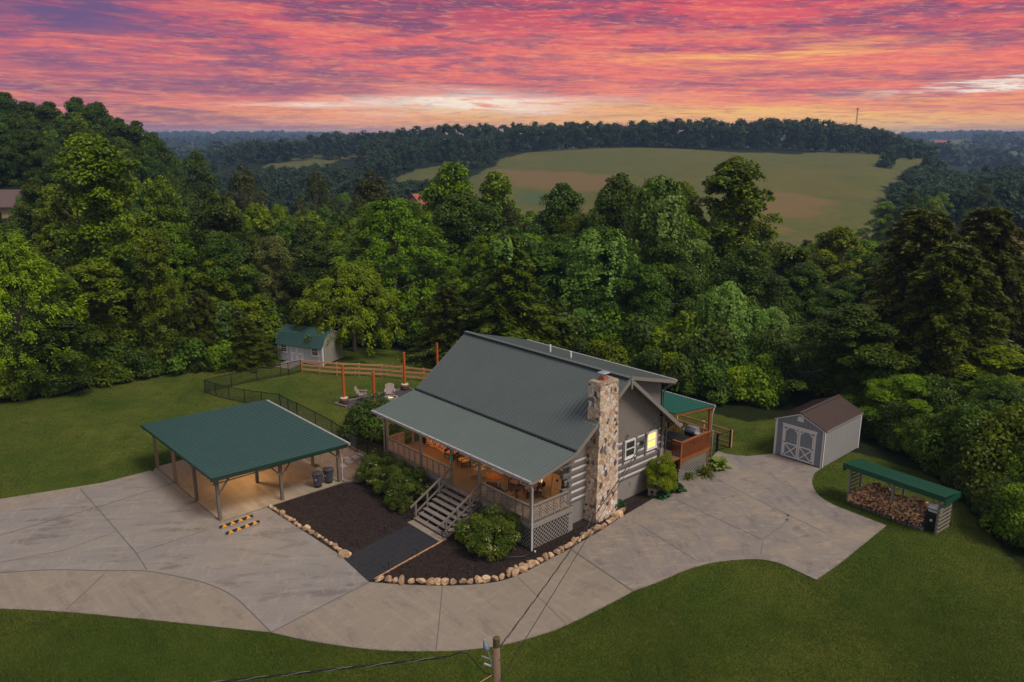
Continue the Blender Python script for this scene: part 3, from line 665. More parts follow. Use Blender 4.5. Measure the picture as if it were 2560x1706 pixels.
# gables
for xx, nm in ((X1, 'gable_wall'), (X0 + .12, 'gable_wall')):
    part(nm, MB().extr([(Y0 - .02, 3.72), (Y1, 3.72), (Y1, rear_z(Y1) - .1), (RDG[0], RDG[1] - .12), (BRK[0] + .1, front_z(BRK[0] + .1) - .12), (Y0 - .02, 4.4)], 'x', xx - .12, xx + .03), 'taupe')
part('porch_gable', MB().extr([(Y0 - .02, 3.9), (Y0 - .02, 4.42), (.2, 3.86), (.2, 3.78)], 'x', X1 + .28, X1 + .36), 'found')
part('beam_cap', MB().box(X1 - .25, X1 + .35, 2.35, 3.1, 3.62, 3.92), 'trim')
# roofs
def roof_slab(y0, z0, y1, z1, t=.12):
    n = np.array([-(z1 - z0), (y1 - y0)]) / math.hypot(y1 - y0, z1 - z0) * t
    return [(y0, z0), (y1, z1), (y1 - n[0], z1 - n[1]), (y0 - n[0], z0 - n[1])]
mb = MB(); mb.extr(roof_slab(*BRK, *RDG), 'x', RX0, RX1); ribs(mb, RX0 + .05, RX1 - .05, .26, *BRK, *RDG)
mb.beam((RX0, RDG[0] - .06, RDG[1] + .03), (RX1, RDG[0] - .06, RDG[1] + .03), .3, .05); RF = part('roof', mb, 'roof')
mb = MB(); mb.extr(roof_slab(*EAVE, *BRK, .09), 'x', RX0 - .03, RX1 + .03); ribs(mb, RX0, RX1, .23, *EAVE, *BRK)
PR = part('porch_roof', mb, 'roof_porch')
part('roof_break_flashing', MB().beam((RX0, BRK[0] - .02, BRK[1] + .045), (RX1, BRK[0] - .02, BRK[1] + .045), .16, .05), 'black', PR)
mb = MB(); mb.extr(roof_slab(*RDG, *REAR), 'x', RX0, RX1); ribs(mb, RX0 + .05, RX1 - .05, .26, *RDG, *REAR); part('rear_roof', mb, 'roof')
DE = (11.45, 6.38)
mb = MB(); mb.extr(roof_slab(RDG[0], RDG[1] + .05, *DE), 'x', -12.55, -.12); ribs(mb, -12.5, -.17, .23, RDG[0], RDG[1] + .05, *DE); DR = part('dormer_roof', mb, 'roof')
for xx in (-.75, -12.0): dw = MB(); dw.extr([(RDG[0] + .3, RDG[1] - .15), (Y1 + .06, rear_z(Y1) - .1), (Y1 + .06, DE[1] - .05), (DE[0] - 4.2, RDG[1] - .1)], 'x', xx - .08, xx); part('dormer_wall', dw, 'taupe')
part('dormer_rear_wall', MB().box(-12.0, -.75, Y1 - .06, Y1 + .055, 3.8, DE[1] - .04), 'taupe_x')
# fascias, rake boards, gutters
for xx in (RX1 + .001, RX0 - .031):
    fb = MB()
    fb.extr([(BRK[0] - .1, BRK[1] - .05), (RDG[0], RDG[1] - .01), (RDG[0], RDG[1] - .26), (BRK[0] - .1, BRK[1] - .3)], 'x', xx, xx + .035)
    fb.extr([(RDG[0], RDG[1] - .01), (REAR[0], REAR[1] - .01), (REAR[0] - .05, REAR[1] - .24), (RDG[0], RDG[1] - .26)], 'x', xx, xx + .035)
    fb.extr([(EAVE[0], EAVE[1] - .03), (BRK[0] - .1, BRK[1] - .05), (BRK[0] - .1, BRK[1] - .25), (EAVE[0], EAVE[1] - .2)], 'x', xx, xx + .035)
    part('rake_board', fb, 'trim')
fb = MB()
part('rake_board', MB().extr([(RDG[0] + .3, RDG[1] - .05), (DE[0], DE[1]), (DE[0], DE[1] - .2), (RDG[0] + .5, RDG[1] - .3)], 'x', -.118, -.085), 'trim')
fb.box(RX1 + .04, RX1 + .09, RDG[0] - .06, RDG[0] + .06, 6.95, 7.5)
part('peak_bracket', fb, 'trim')
def gutter(p, q, parent=HS, m='gutter'):
    mb = MB(); p = Vector(p); q = Vector(q); d = (q - p).normalized(); s_ = d.cross(Vector((0, 0, 1)))
    for a_, b_, w, h in ((0, -.06, .13, .012), (.065, 0, .012, .13), (-.065, 0, .012, .13)):
        mb.beam(p + s_ * a_ + Vector((0, 0, b_)), q + s_ * a_ + Vector((0, 0, b_)), w, h)
    L = (q - p).length; n = max(2, int(L / .62))
    for i in range(n):
        a_ = p + d * (L * i / n + .02); b_ = p + d * (L * (i + 1) / n - .02); mb.beam(a_ + Vector((0, 0, .066)), b_ + Vector((0, 0, .066)), .12, .008)
    mb.beam(p - d * .005, p, .14, .13); mb.beam(q, q + d * .005, .14, .13)
    return mb.build('gutter', m, parent)
gutter((RX0 - .05, -.43, 3.84), (RX1 + .05, -.43, 3.84)); gutter((RX0, REAR[0] + .07, 3.72), (RX1, REAR[0] + .07, 3.72)); gutter((-12.55, DE[0] + .07, 6.33), (-.1, DE[0] + .07, 6.33))
def pipe(pts, r, m='gutter', parent=HS, name='downspout'): return MB().tube(pts, r, 8).build(name, m, parent, smooth=True)
pipe([(-.35, -.43, 3.78), (-.35, -.42, 3.62), (-.2, -.25, 3.5), (.08, -.1, 3.45), (.1, -.08, 3.3), (.1, -.08, .15), (.2, -.2, .08)], .05)
pipe([(-12.9, -.43, 3.78), (-12.85, -.4, 3.6), (-12.76, -.12, 3.48), (-12.76, -.1, 3.3), (-12.76, -.1, .2)], .05)
pipe([(-.3, 11.66, 3.68), (-.3, 11.5, 3.5), (-.36, 11.2, 3.3), (-.38, 11.15, 3.1), (-.38, 11.15, .2)], .055, 'trim')
pipe([(-.35, 11.5, 6.25), (-.4, 11.4, 6.05), (-.65, 11.2, 5.8), (-.68, 11.17, 5.5), (-.68, 11.17, 4.1)], .05, 'trim')
# vents on the dormer roof
for x, y, h in ((-6.8, 8.0, .52), (-5.1, 8.0, .44)):
    zb = RDG[1] - (y - RDG[0]) * .258
    v = part('vent_pipe', MB().tube([(x, y, zb - .05), (x, y, zb + h)], .055, 10), 'white', smooth=False)
    MB().tube([(x, y, zb), (x, y, zb + .06)], .12, 10).build('vent_collar', 'black', v)
# chimney
mb = MB()
mb.hexa([(-.6, 4.30, -.1), (.37, 4.33, -.1), (.37, 6.06, -.1), (-.6, 6.06, -.1), (-.6, 4.36, 4.12), (.36, 4.39, 4.12), (.36, 6.0, 4.12), (-.6, 6.0, 4.12)])
mb.hexa([(-.46, 4.40, 4.12), (.36, 4.40, 4.12), (.36, 5.97, 4.12), (-.46, 5.97, 4.12), (-.46, 4.42, 7.68), (.36, 4.42, 7.68), (.36, 5.80, 7.68), (-.46, 5.80, 7.68)])
CH = part('chimney', mb, 'stone')
part('chimney_crown', MB().hexa([(-.49, 4.39, 7.66), (.39, 4.39, 7.66), (.39, 5.83, 7.66), (-.49, 5.83, 7.66), (-.44, 4.45, 7.78), (.33, 4.45, 7.78), (.33, 5.77, 7.78), (-.44, 5.77, 7.78)]), 'cap', CH)
part('flue', MB().box(-.22, .14, 4.92, 5.28, 7.76, 7.94), 'flue', CH)
mb = MB(); mb.tube([(-.04, 5.1, 7.9), (-.04, 5.1, 8.05)], .14, 12); mb.tube([(-.04, 5.1, 8.05), (-.04, 5.1, 8.14)], .09, 12)
mb.hexa([(-.29, 4.85, 8.14), (.21, 4.85, 8.14), (.21, 5.35, 8.14), (-.29, 5.35, 8.14), (-.2, 4.94, 8.2), (.12, 4.94, 8.2), (.12, 5.26, 8.2), (-.2, 5.26, 8.2)]); part('chimney_cap', mb, 'metal', CH)
part('chimney_flashing', MB().box(-.52, .31, 4.2, 4.40, 5.42, 5.58), 'cap', CH)
# side windows
def window(y0, y1, z0, z1, pane, x=X1, nm='window'):
    mb = MB(); f = .09
    for a, b, c_, d in ((y0 - f, y1 + f, z1, z1 + f), (y0 - f, y1 + f, z0 - f, z0), (y0 - f, y0, z0, z1), (y1, y1 + f, z0, z1)): mb.box(x + .03, x + .10, a, b, c_, d)
    mb.box(x + .03, x + .085, y0, y1, (z0 + z1) / 2 - .03, (z0 + z1) / 2 + .03); w = part(nm, mb, 'white')
    MB().box(x + .035, x + .055, y0 + .01, y1 - .01, z0 + .01, z1 - .01).build('pane', pane, w)
    MB().box(x + .03, x + .13, y0 - f - .03, y1 + f + .03, z0 - f - .05, z0 - f).build('sill', 'white', w)
    return w
window(7.54, 8.26, 2.66, 3.52, 'glass'); w2 = window(9.46, 10.2, 2.66, 3.52, 'glass_lit')
MB().box(X1 + .056, X1 + .06, 9.5, 9.72, 2.68, 3.5).box(X1 + .056, X1 + .06, 9.95, 10.17, 2.95, 3.5).build('curtain', mat('curtain_lit', (.8, .6, .3), .8, emit=(1, .6, .2), estr=.9), w2)
for a, b in ((7.3, 7.42), (8.38, 8.5), (9.24, 9.36), (10.3, 10.42)): part('window_casing', MB().box(X1 + .03, X1 + .075, a, b, 2.3, 3.66), 'log')
part('house_number_plaque', MB().box(X1 + .05, X1 + .08, 8.78, 9.12, 3.02, 3.24), 'black')
mb = MB(); mb.tube([(X1 + .07, 7.62 + .1 * math.cos(t * .628), 3.88 + .13 * math.sin(t * .628)) for t in range(11)], .022, 6); part('wall_ring', mb, 'wood_grey')
SM = part('service_mast', MB().tube([(X1 + .12, 10.62, 2.1), (X1 + .12, 10.62, 4.75)], .035, 8), 'black')
MB().tube([(X1 + .1, 10.62, 4.72), (X1 + .16, 10.62, 4.95)], .07, 8).box(X1 + .02, X1 + .2, 10.42, 10.8, 4.4, 4.46).build('weatherhead', 'black', SM)
part('electric_meter', MB().box(X1 + .03, X1 + .2, 10.5, 10.75, 1.8, 2.35), 'found')
part('hose_bib', MB().tube([(X1 - .05, 8.15, 1.0), (X1 + .1, 8.15, 1.0), (X1 + .12, 8.15, .95)], .03, 6), 'metal')
# porch
ZF = 1.42
part('porch_floor', MB().box(-12.7, 0.02, -.02, Y0 + .02, ZF - .05, ZF), 'deck_floor')
def lattice(mb, fn, u0, u1, v0, v1, pitch=.11, w=.026, t=.012):
    for sgn in (1, -1):
        c0 = (u0 - v1 if sgn > 0 else u0 + v0); c1 = (u1 - v0 if sgn > 0 else u1 + v1); k = c0
        while k < c1:
            k += pitch * 1.414
            pts = []
            for u in (u0, u1):
                v = (u - k) if sgn > 0 else (k - u)
                if v0 <= v <= v1: pts.append((u, v))
            for v in (v0, v1):
                u = (k + v) if sgn > 0 else (k - v)
                if u0 < u < u1: pts.append((u, v))
            if len(pts) >= 2:
                a, b = pts[0], pts[-1]
                if abs(a[0] - b[0]) > .02: mb.beam(fn(*a, sgn * t), fn(*b, sgn * t), w, t, up=fn.up)
class Pl:
    def __init__(s, axis, c): s.a = axis; s.c = c; s.up = (0, 1, 0) if axis == 'y' else (1, 0, 0)
    def __call__(s, u, v, o=0): return (u, s.c + o * .5, v) if s.a == 'y' else (s.c + o * .5, u, v)
posts_x = (-.06, -4.0, -6.38, -9.2, -12.62)
pp = []
for x in posts_x:
    pp.append(part('porch_post', MB().box(x - .065, x + .065, -.03, .1, -.05 if x in (-.06, -12.62) else ZF, 3.82), 'trim'))
part('porch_beam', MB().box(-12.68, 0.0, -.01, .08, 3.71, 3.83).box(-.1, .0, .08, 2.6, 3.71, 3.83).box(-12.68, -12.58, .08, 2.9, 3.71, 3.83), 'trim')
part('porch_ceiling', MB().hexa([(-13.3, -.25, 3.76), (.2, -.25, 3.76), (.2, 2.9, 4.36), (-13.3, 2.9, 4.36), (-13.3, -.25, 3.78), (.2, -.25, 3.78), (.2, 2.9, 4.38), (-13.3, 2.9, 4.38)]), mat('porch_ceiling', (.25, .16, .09), .7))
fs = MB(); fs.box(-12.7, .03, -.07, -.02, 1.16, 1.40).box(.021, .07, -.02, 2.9, 1.16, 1.40).box(-12.75, -12.7, -.02, 2.9, 1.16, 1.4)
part('rim_board', fs, 'found')
mb = MB(); lattice(mb, Pl('y', -.01), -12.6, -.1, .0, 1.16, .16, .036); lattice(mb, Pl('x', .0), .1, 2.65, .0, 1.16, .16, .036)
part('skirt_lattice', mb, 'lattice')
part('skirt_dark_sheet', MB().box(-12.5, -.3, .5, .55, 0, 1.15).box(-.36, -.3, .55, 2.9, 0, 1.15), 'black')  # black sheet added behind the lattice for the dark under the porch
part('skirt_corner', MB().box(-.44, -.02, 2.66, 2.98, 0, 1.3), 'found')
def rail(axis, c, a, b, name='porch_railing', zt=2.33, zb=1.58):
    mb = MB(); P_ = Pl(axis, c); L = b - a; n = max(1, round(L / .52))
    bx = (lambda u0, u1, z0, z1, w=.04: mb.box(u0, u1, c - w, c + w, z0, z1)) if axis == 'y' else (lambda u0, u1, z0, z1, w=.04: mb.box(c - w, c + w, u0, u1, z0, z1))
    bx(a, b, zt - .04, zt, .07); bx(a, b, zt - .12, zt - .04, .02); bx(a, b, zb - .09, zb, .03)
    for i in range(n + 1):
        u = a + L * i / n; bx(u - .04, u + .04, zb - .16, zt - .04, .028)
    r = part(name, mb, 'trim'); lm = MB()
    for i in range(n): lattice(lm, P_, a + L * i / n + .04, a + L * (i + 1) / n - .04, zb, zt - .12, .125, .021, .01)
    lm.build('lattice_panel', mat('rail_lattice', (.50, .40, .33), .7) if 'rl' not in M else M['rl'], r); return r
M['rl'] = mat('rail_lattice', (.50, .40, .33), .7)
rail('y', .03, -3.93, -.13); rail('y', .03, -9.13, -6.45); rail('y', .03, -12.55, -9.27); rail('x', -.06, .15, 2.6); rail('x', -12.62, .15, 1.2)
part('stair_side_rail', MB().beam((-12.7, 1.9, 1.9), (-14.2, 1.9, 1.1), .05, .1).beam((-12.7, 1.2, 2.3), (-14.2, 1.2, 1.5), .05, .1).box(-12.72, -12.6, 1.85, 1.97, 1.42, 2.5).box(-14.25, -14.15, 1.15, 1.25, 0, 1.5).box(-14.25, -14.15, 1.85, 1.95, 0, 1.5), 'wood_grey')
part('side_stairs', MB().box(-13.0, -12.7, 1.25, 1.85, 1.1, 1.15).box(-13.35, -13.05, 1.25, 1.85, .85, .9).box(-13.7, -13.4, 1.25, 1.85, .55, .6).box(-14.05, -13.75, 1.25, 1.85, .25, .3), 'wood_grey')
# stairs


sm = MB(); SX0, SX1 = -6.4, -3.78
for x in (SX0 + .06, SX0 + .86, SX1 - .9, SX1 - .06):
    sm.beam((x, -.05, ZF - .24), (x, -2.5, .02), .05, .24)
stairs = part('porch_stairs', sm, 'trim')
nst = 8
for i in range(nst):
    z = ZF - .02 - i * .172; y = -.12 - i * .31
    MB().box(SX0 - .04, SX1 + .04, y - .27, y, z - .045, z).box(SX0 - .04, SX1 + .04, y - .27 + .0, y - .0, z - .05, z - .046).build('tread', 'wood_grey', stairs)
rb = MB()
for i in range(nst):
    z = ZF - .02 - i * .172; y = -.12 - i * .31
    for x in (SX0 + .06, SX0 + .86, SX1 - .9, SX1 - .06): rb.box(x - .025, x + .025, y - .24, y - .05, z - .172 - .05, z - .05)
rb.build('stringer_block', 'trim', stairs)
for x in (SX0 - .0, SX1 + .0):
    hr = MB(); hr.beam((x, .0, 2.30), (x, -2.75, .86), .045, .11); hr.beam((x, -.05, 1.78), (x, -2.5, .42), .04, .09)
    for y in (-.85, -1.65, -2.42):
        zt = 2.3 + y * .5236; hr.box(x - .045, x + .045, y - .045, y + .045, max(0.05, zt - 1.0), zt - .03)
    hr.build('handrail', 'wood_grey', stairs)
# door, front windows
def fwindow(x0, x1, z0, z1, pane, nm='window'):
    mb = MB(); f = .08; y = Y0 - .045
    for a, b, c_, d in ((x0 - f, x1 + f, z1, z1 + f), (x0 - f, x1 + f, z0 - f, z0), (x0 - f, x0, z0, z1), (x1, x1 + f, z0, z1)): mb.box(a, b, y - .06, y, c_, d)
    w = part(nm, mb, 'white'); MB().box(x0 + .01, x1 - .01, y - .03, y - .01, z0 + .01, z1 - .01).build('pane', pane, w); return w
dr = fwindow(-6.25, -5.38, 1.5, 3.4, 'door_lit', 'door')
MB().box(-6.24, -5.39, Y0 - .088, Y0 - .078, 1.5, 1.62).build('kick_panel', 'white', dr); MB().tube([(-5.45, Y0 - .09, 2.35), (-5.45, Y0 - .16, 2.35)], .03, 8).build('door_handle', 'metal', dr)
fwindow(-3.7, -2.85, 2.35, 3.4, 'glass_lit'); fwindow(-9.2, -8.3, 2.35, 3.4, 'glass'); fwindow(-2.52, -2.14, 1.95, 3.4, 'door_lit')
def lamp(x, y, z, e, name='wall_lantern', parent=HS, col=(1, .60, .29), r=.08):
    l = MB().lathe((x, y, z), [(.03, .1), (.07, .08), (.07, .07)], 10).build(name, 'black', parent)
    MB().lathe((x, y, z), [(.02, -.06), (.05, -.04), (.055, .04), (.03, .065)], 10).build('bulb', 'bulb', l, smooth=True)
    L = bpy.data.lights.new('lamp_light', 'POINT'); L.energy = e; L.color = col; L.shadow_soft_size = r
    lo = bpy.data.objects.new('lamp_light', L); COL.objects.link(lo); lo.location = (x, y - .0, z - .16); lo.parent = l; return l
lamp(-10.6, Y0 - 1.25, 3.7, 75, 'ceiling_lamp', col=(1, .40, .10)); lamp(-6.6, Y0 - .25, 3.3, 20); lamp(-2.75, Y0 - 1.1, 3.75, 32, 'ceiling_lamp'); lamp(-7.9, Y0 - 1.4, 3.75, 15, 'ceiling_lamp')
# green number sign on the second post
px_ = posts_x[2]
sg = part('number_sign', MB().box(px_ - .055, px_ + .055, -.048, -.032, 2.52, 3.02), 'sign_green')
dig = MB(); SEG = {'1': 'bc', '2': 'abged', '9': 'abcdfg', '3': 'abcdg'}
for ch, z in (('1', 2.88), ('2', 2.73), ('9', 2.57)):
    for g_ in SEG[ch]:
        x0, z0, x1, z1 = {'a': (-.025, .10, .025, .115), 'd': (-.025, 0, .025, .015), 'g': (-.025, .05, .025, .065), 'b': (.013, .06, .027, .11), 'c': (.013, .005, .027, .06), 'e': (-.027, .005, -.013, .055), 'f': (-.027, .06, -.013, .11)}[g_]
        dig.box(px_ + x0, px_ + x1, -.052, -.047, z + z0, z + z1)
dig.build('numerals', 'sign_white', sg)

# ------------------------------------------------------------------ rear deck
DK = part('deck', MB().box(-6.2, .09, Y1 + .1, 14.95, 1.561, 1.575, 1).box(-6.2, .14, Y1 + .08, 15.0, 1.48, 1.56).box(.10, .16, Y1 + .9, 15.02, 1.22, 1.48).box(-6.2, .14, 14.96, 15.02, 1.22, 1.48), ['redwood', 'bark_log'])  # top sheet coloured dark so the gaps between balusters look shaded
mb = MB()
mb.box(.04, .22, 11.95, 14.98, 2.44, 2.49).box(-.5, .04, 11.95, 12.13, 2.44, 2.49).box(-6.2, .04, 14.82, 15.0, 2.44, 2.49)
mb.box(.11, .15, 12, 14.9, 1.6, 1.68).box(.11, .15, 12, 14.9, 2.34, 2.43)
mb.box(-.5, .1, 12.0, 12.04, 2.34, 2.43)
for i in range(26): mb.box(.15, .185, 12.05 + i * .113, 12.09 + i * .113, 1.42, 2.44)
for i in range(5): mb.box(-.45 + i * .12, -.41 + i * .12, 11.96, 12.0, 1.42, 2.44)
for i in range(50): mb.box(-6.1 + i * .12, -6.06 + i * .12, 14.98, 15.02, 1.42, 2.44)
mb.box(.06, .18, 11.94, 12.06, .9, 2.44); mb.build('deck_railing', 'redwood', DK)
for x, y in ((.08, 14.85), (-2.9, 14.85), (-6.1, 14.85)): MB().box(x - .06, x + .06, y - .06, y + .06, 0, 3.98).build('deck_post', 'redwood', DK)
lm = MB(); lattice(lm, Pl('x', .1), 11.95, 14.95, .05, 1.24, .13, .03); lm.build('deck_skirt', 'lattice', DK)
dr_ = MB(); dr_.extr([(Y1 + .1, 4.5), (15.05, 4.10), (15.05, 4.05), (Y1 + .1, 4.45)], 'x', -6.6, .2); ribs(dr_, -6.55, .15, .23, Y1 + .1, 4.5, 15.05, 4.10, .04, .025); dro = dr_.build('deck_roof', 'roof_deck', DK)
MB().beam((.15, Y1 + .15, 4.38), (.15, 15.0, 3.98), .05, .14).box(-6.5, .2, 14.8, 14.9, 3.86, 4.02).build('deck_beam', 'redwood', DK)
gutter((-6.6, 15.12, 4.02), (.25, 15.12, 4.02), DK); pipe([(.2, 15.12, 3.95), (.2, 15.0, 3.7), (.18, 14.95, 3.5), (.18, 14.95, 2.6), (.22, 15.1, 2.4), (.22, 15.1, .2)], .04, 'gutter', DK)
pipe([(-1.2, 13.2, 4.2), (-1.2, 13.2, 4.0)], .02, 'black', DK, 'cord')
t_ = thing('patio_table', 'dark covered dining table on the rear deck beside the railing', 'table', (-.95, 13.0, 1.56))
MB().box(-.75, .75, -.6, .6, .68, .73).build('tabletop', 'black', t_)
for sx in (-1, 1):
    for sy in (-1, 1): MB().box(sx * .66 - .03, sx * .66 + .03, sy * .5 - .03, sy * .5 + .03, 0, .68).build('leg', 'black', t_)
gr = thing('gas_grill', 'black gas grill with steel lid at the far corner of the rear deck', 'grill', (-.75, 14.35, 1.56))
MB().box(-.35, .35, -.28, .28, .08, .75).build('cabinet', 'black', gr)
lid = MB().extr([(-.28, .75), (.28, .75), (.28, .92), (.15, 1.08), (-.12, 1.08), (-.28, .92)], 'x', -.36, .36).build('lid', 'metal', gr)
MB().box(-.7, -.36, -.2, .2, .72, .76).build('side_shelf', 'metal', gr); MB().box(.36, .7, -.2, .2, .72, .76).build('side_shelf', 'metal', gr)
MB().tube([(-.25, -.33, .88), (.25, -.33, .88)], .015, 6).build('handle', 'metal', lid)

# ------------------------------------------------------------------ porch furniture
def armchair(loc, rz, label, group=None, cush='cushion'):
    t = thing('patio_chair', label, 'chair', loc, rz, group)
    MB().box(-.3, .3, -.28, .3, .27, .32).build('seat', 'black', t)
    MB().box(-.27, .27, -.26, .27, .32, .42).build('seat_cushion', cush, t)
    MB().hexa([(-.27, .22, .40), (.27, .22, .40), (.27, .32, .40), (-.27, .32, .40), (-.27, .36, .86), (.27, .36, .86), (.27, .44, .84), (-.27, .44, .84)]).build('back_cushion', cush, t)
    MB().beam((-.28, .31, .3), (-.28, .47, .9), .03, .03).beam((.28, .31, .3), (.28, .47, .9), .03, .03).beam((-.28, .47, .9), (.28, .47, .9), .03, .03).build('back_frame', 'black', t)
    for sx in (-1, 1):
        MB().beam((sx * .31, -.27, .56), (sx * .31, .38, .58), .035, .03).build('armrest', 'black', t)
        for y in (-.27, .27): MB().box(sx * .31 - .016, sx * .31 + .016, y - .016, y + .016, 0, .56 if y < 0 else .58).build('leg', 'black', t)
    return t
armchair((-3.45, 2.15, ZF), R(10), 'black patio armchair with mauve cushions against the wall right of the door')
armchair((-2.3, 2.1, ZF), R(-25), 'black patio armchair with mauve cushions nearest the leaning game boards')
armchair((-2.45, .75, ZF), R(165), 'black patio armchair seen from behind at the front railing, nearer the corner post')
armchair((-3.75, .8, ZF), R(215), 'black patio armchair behind the front railing just right of the stairs')
armchair((-9.15, 2.2, ZF), R(20), 'tall wooden-seated chair beside the stacked firewood on the porch', cush='board')
armchair((-7.75, 2.0, ZF), R(-15), 'low wooden-seated chair between the firewood stack and the rocking chair', cush='board')
tb = thing('side_table', 'small round black table between the mauve cushioned chairs', 'table', (-2.9, 1.5, ZF))
MB().lathe((0, 0, 0), [(.26, .43), (.26, .46)], 16).build('table_top', 'black', tb)
for k in range(3): MB().tube([(.2 * math.cos(k * 2.1), .2 * math.sin(k * 2.1), 0), (.12 * math.cos(k * 2.1), .12 * math.sin(k * 2.1), .43)], .015, 6).build('leg', 'black', tb)
rk = thing('rocking_chair', 'pale wooden rocking chair behind the post at the top of the stairs', 'chair', (-6.1, 1.75, ZF), R(-170))
for sx in (-.26, .26):
    MB().tube([(sx, -.5, .09), (sx, -.2, .03), (sx, .15, .02), (sx, .5, .10)], .022, 6).build('rocker', 'rocker', rk)
    MB().beam((sx, -.24, .04), (sx, -.24, .64), .035, .035).build('leg', 'rocker', rk); MB().beam((sx, .22, .04), (sx, .40, 1.12), .035, .035).build('back_post', 'rocker', rk)
    MB().beam((sx, -.3, .65), (sx, .32, .66), .07, .025).build('armrest', 'rocker', rk)
MB().box(-.27, .27, -.26, .25, .4, .43).build('seat', 'rocker', rk)
MB().beam((-.26, .40, 1.1), (.26, .40, 1.1), .03, .12).beam((-.26, .35, .85), (.26, .35, .85), .02, .05).beam((-.26, .31, .7), (.26, .31, .7), .02, .05).beam((-.26, .28, .56), (.26, .28, .56), .02, .05).build('back_slats', 'rocker', rk)
tag(MB().box(-5.9, -4.95, 1.9, 2.6, ZF + .004, ZF + .02).build('door_mat', 'mat'), 'orange-brown door mat in front of the lit porch door', 'mat')
def board(x, label, hole):
    t = thing('cornhole_board', label, 'game board', (x, Y0 - .36, ZF + .02), 0)
    o = MB().hexa([(-.30, -.06, 0), (.30, -.06, 0), (.30, 0, 0), (-.30, 0, 0), (-.30, .20, 1.42), (.30, .20, 1.42), (.30, .26, 1.42), (-.30, .26, 1.42)]).build('board_face', 'board', t)
    if hole:
        c0 = Vector((.03, .150 - .005, 1.12)); MB().tube([c0 + Vector((0, -.012, 0)), c0 + Vector((0, .004, 0))], .075, 16).build('hole', 'black', t)
        mk = MB()
        for i in range(7):
            x = -.14 + i * .045; z = .66 + .02 * math.sin(i * 2.2); mk.box(x, x + .022, -.06 + z * .183 - .006, -.06 + z * .183 - .002, z, z + .03)
        mk.build('lettering', 'bark_log', t)
    return t
board(-1.62, 'plain tan wooden game board leaning on the log wall, left one', False); board(-.98, 'tan wooden game board with round black hole leaning near the corner', True)
bg_ = thing('hanging_bag', 'small black bag hanging in front of the left game board', 'bag', (-1.68, Y0 - .5, 0))
MB().lathe((0, 0, 2.05), [(.03, 0), (.10, .05), (.11, .2), (.04, .32)], 10).build('pouch', 'black', bg_); MB().tube([(0, 0, 2.36), (0, 0.1, 2.9)], .01, 5).build('strap', 'black', bg_)
pl = thing('potted_plant', 'leafy plant in a dark round pot at the left end of the porch', 'plant', (-12.1, 2.5, ZF))
MB().lathe((0, 0, 0), [(.2, 0), (.28, .4), (.26, .42)], 14).build('pot', 'black', pl)

# ------------------------------------------------------------------ firewood: split logs
def splitlog(mb, c, d, L, r, rr):
    """one wedge of split wood: bark on the round side"""
    d = Vector(d).normalized(); u = d.cross(Vector((.13, .2, .97))).normalized(); v = d.cross(u)
    a0 = rr.uniform(0, 6.28); sp_ = rr.choice((1.5, 1.7, 2.2, 3.1)); n = 5; prof = [(0, 0)] + [(r * math.cos(a0 + sp_ * k / n), r * math.sin(a0 + sp_ * k / n)) for k in range(n + 1)]
    cx = sum(p[0] for p in prof) / len(prof); cy = sum(p[1] for p in prof) / len(prof)
    vs = [Vector(c) + d * (s_ * L / 2) + u * (p[0] - cx) + v * (p[1] - cy) for s_ in (-1, 1) for p in prof]; k = len(prof)
    mb.add(vs, [tuple(range(k))[::-1], tuple(range(k, 2 * k))], 0 if rr.random() < .75 else 1)
    for i in range(k): mb.add([vs[i], vs[(i + 1) % k], vs[(i + 1) % k + k], vs[i + k]], [(0, 1, 2, 3)], 2 if 0 < i < k - 1 else (0 if rr.random() < .7 else 1))
rr = random.Random(3); mb = MB()
for i in range(19):
    for j in range(9):
        for _ in range(1): splitlog(mb, (-12.2 + i * .122 + rr.uniform(-.02, .02), 2.55 + rr.uniform(-.03, .03), ZF + .08 + j * .125 + rr.uniform(-.02, .02)), (rr.uniform(-.08, .08), 1, rr.uniform(-.05, .05)), .42, rr.uniform(.10, .14), rr)
tag(mb.build('firewood_stack', ['wood_split', 'wood_split2', 'bark_log']), 'tall neat stack of split firewood glowing orange on the porch', 'firewood', kind='stuff')

# ------------------------------------------------------------------ carport
CP = thing('carport', 'open carport with flat dark green metal roof on timber posts', 'carport', (-18.1, -6.5, 0))
def cpart(n, mb, m, p=CP):
    mb.v = [(x + 18.1, y + 6.5, z) for x, y, z in mb.v]; return mb.build(n, m, p)
ya, yb, za, zb = -10.62, -2.55, 2.76, 2.50
def cz(y): return za + (zb - za) * (y - ya) / (yb - ya)
mb = MB(); mb.extr([(ya, za), (yb, zb), (yb, zb - .05), (ya, za - .05)], 'x', -23.45, -12.85); ribs(mb, -23.4, -12.9, .24, ya, za, yb, zb, .11, .045)
cr_ = cpart('roof', mb, 'roof_dark')
cpart('roof_trim', MB().box(-12.85, -12.80, ya, yb, zb - .1, zb - .06).extr([(ya - .02, za + .02), (yb, zb + .02), (yb, zb - .1), (ya - .02, za - .1)], 'x', -12.849, -12.80).extr([(ya - .02, za + .02), (yb, zb + .02), (yb, zb - .1), (ya - .02, za - .1)], 'x', -23.5, -23.451).box(-23.5, -12.8, ya - .03, ya - .002, za - .1, za + .02), mat('carport_trim', (.01, .045, .03), .5), cr_)
bm_ = MB()
for y in (-10.15, -6.55, -2.92): bm_.box(-23.2, -13.1, y - .045, y + .045, cz(y) - .30, cz(y) - .07)
for x in (-13.0, -23.25): bm_.extr([(ya, za - .07), (yb, zb - .07), (yb, zb - .27), (ya, za - .27)], 'x', x - .02, x + .02)
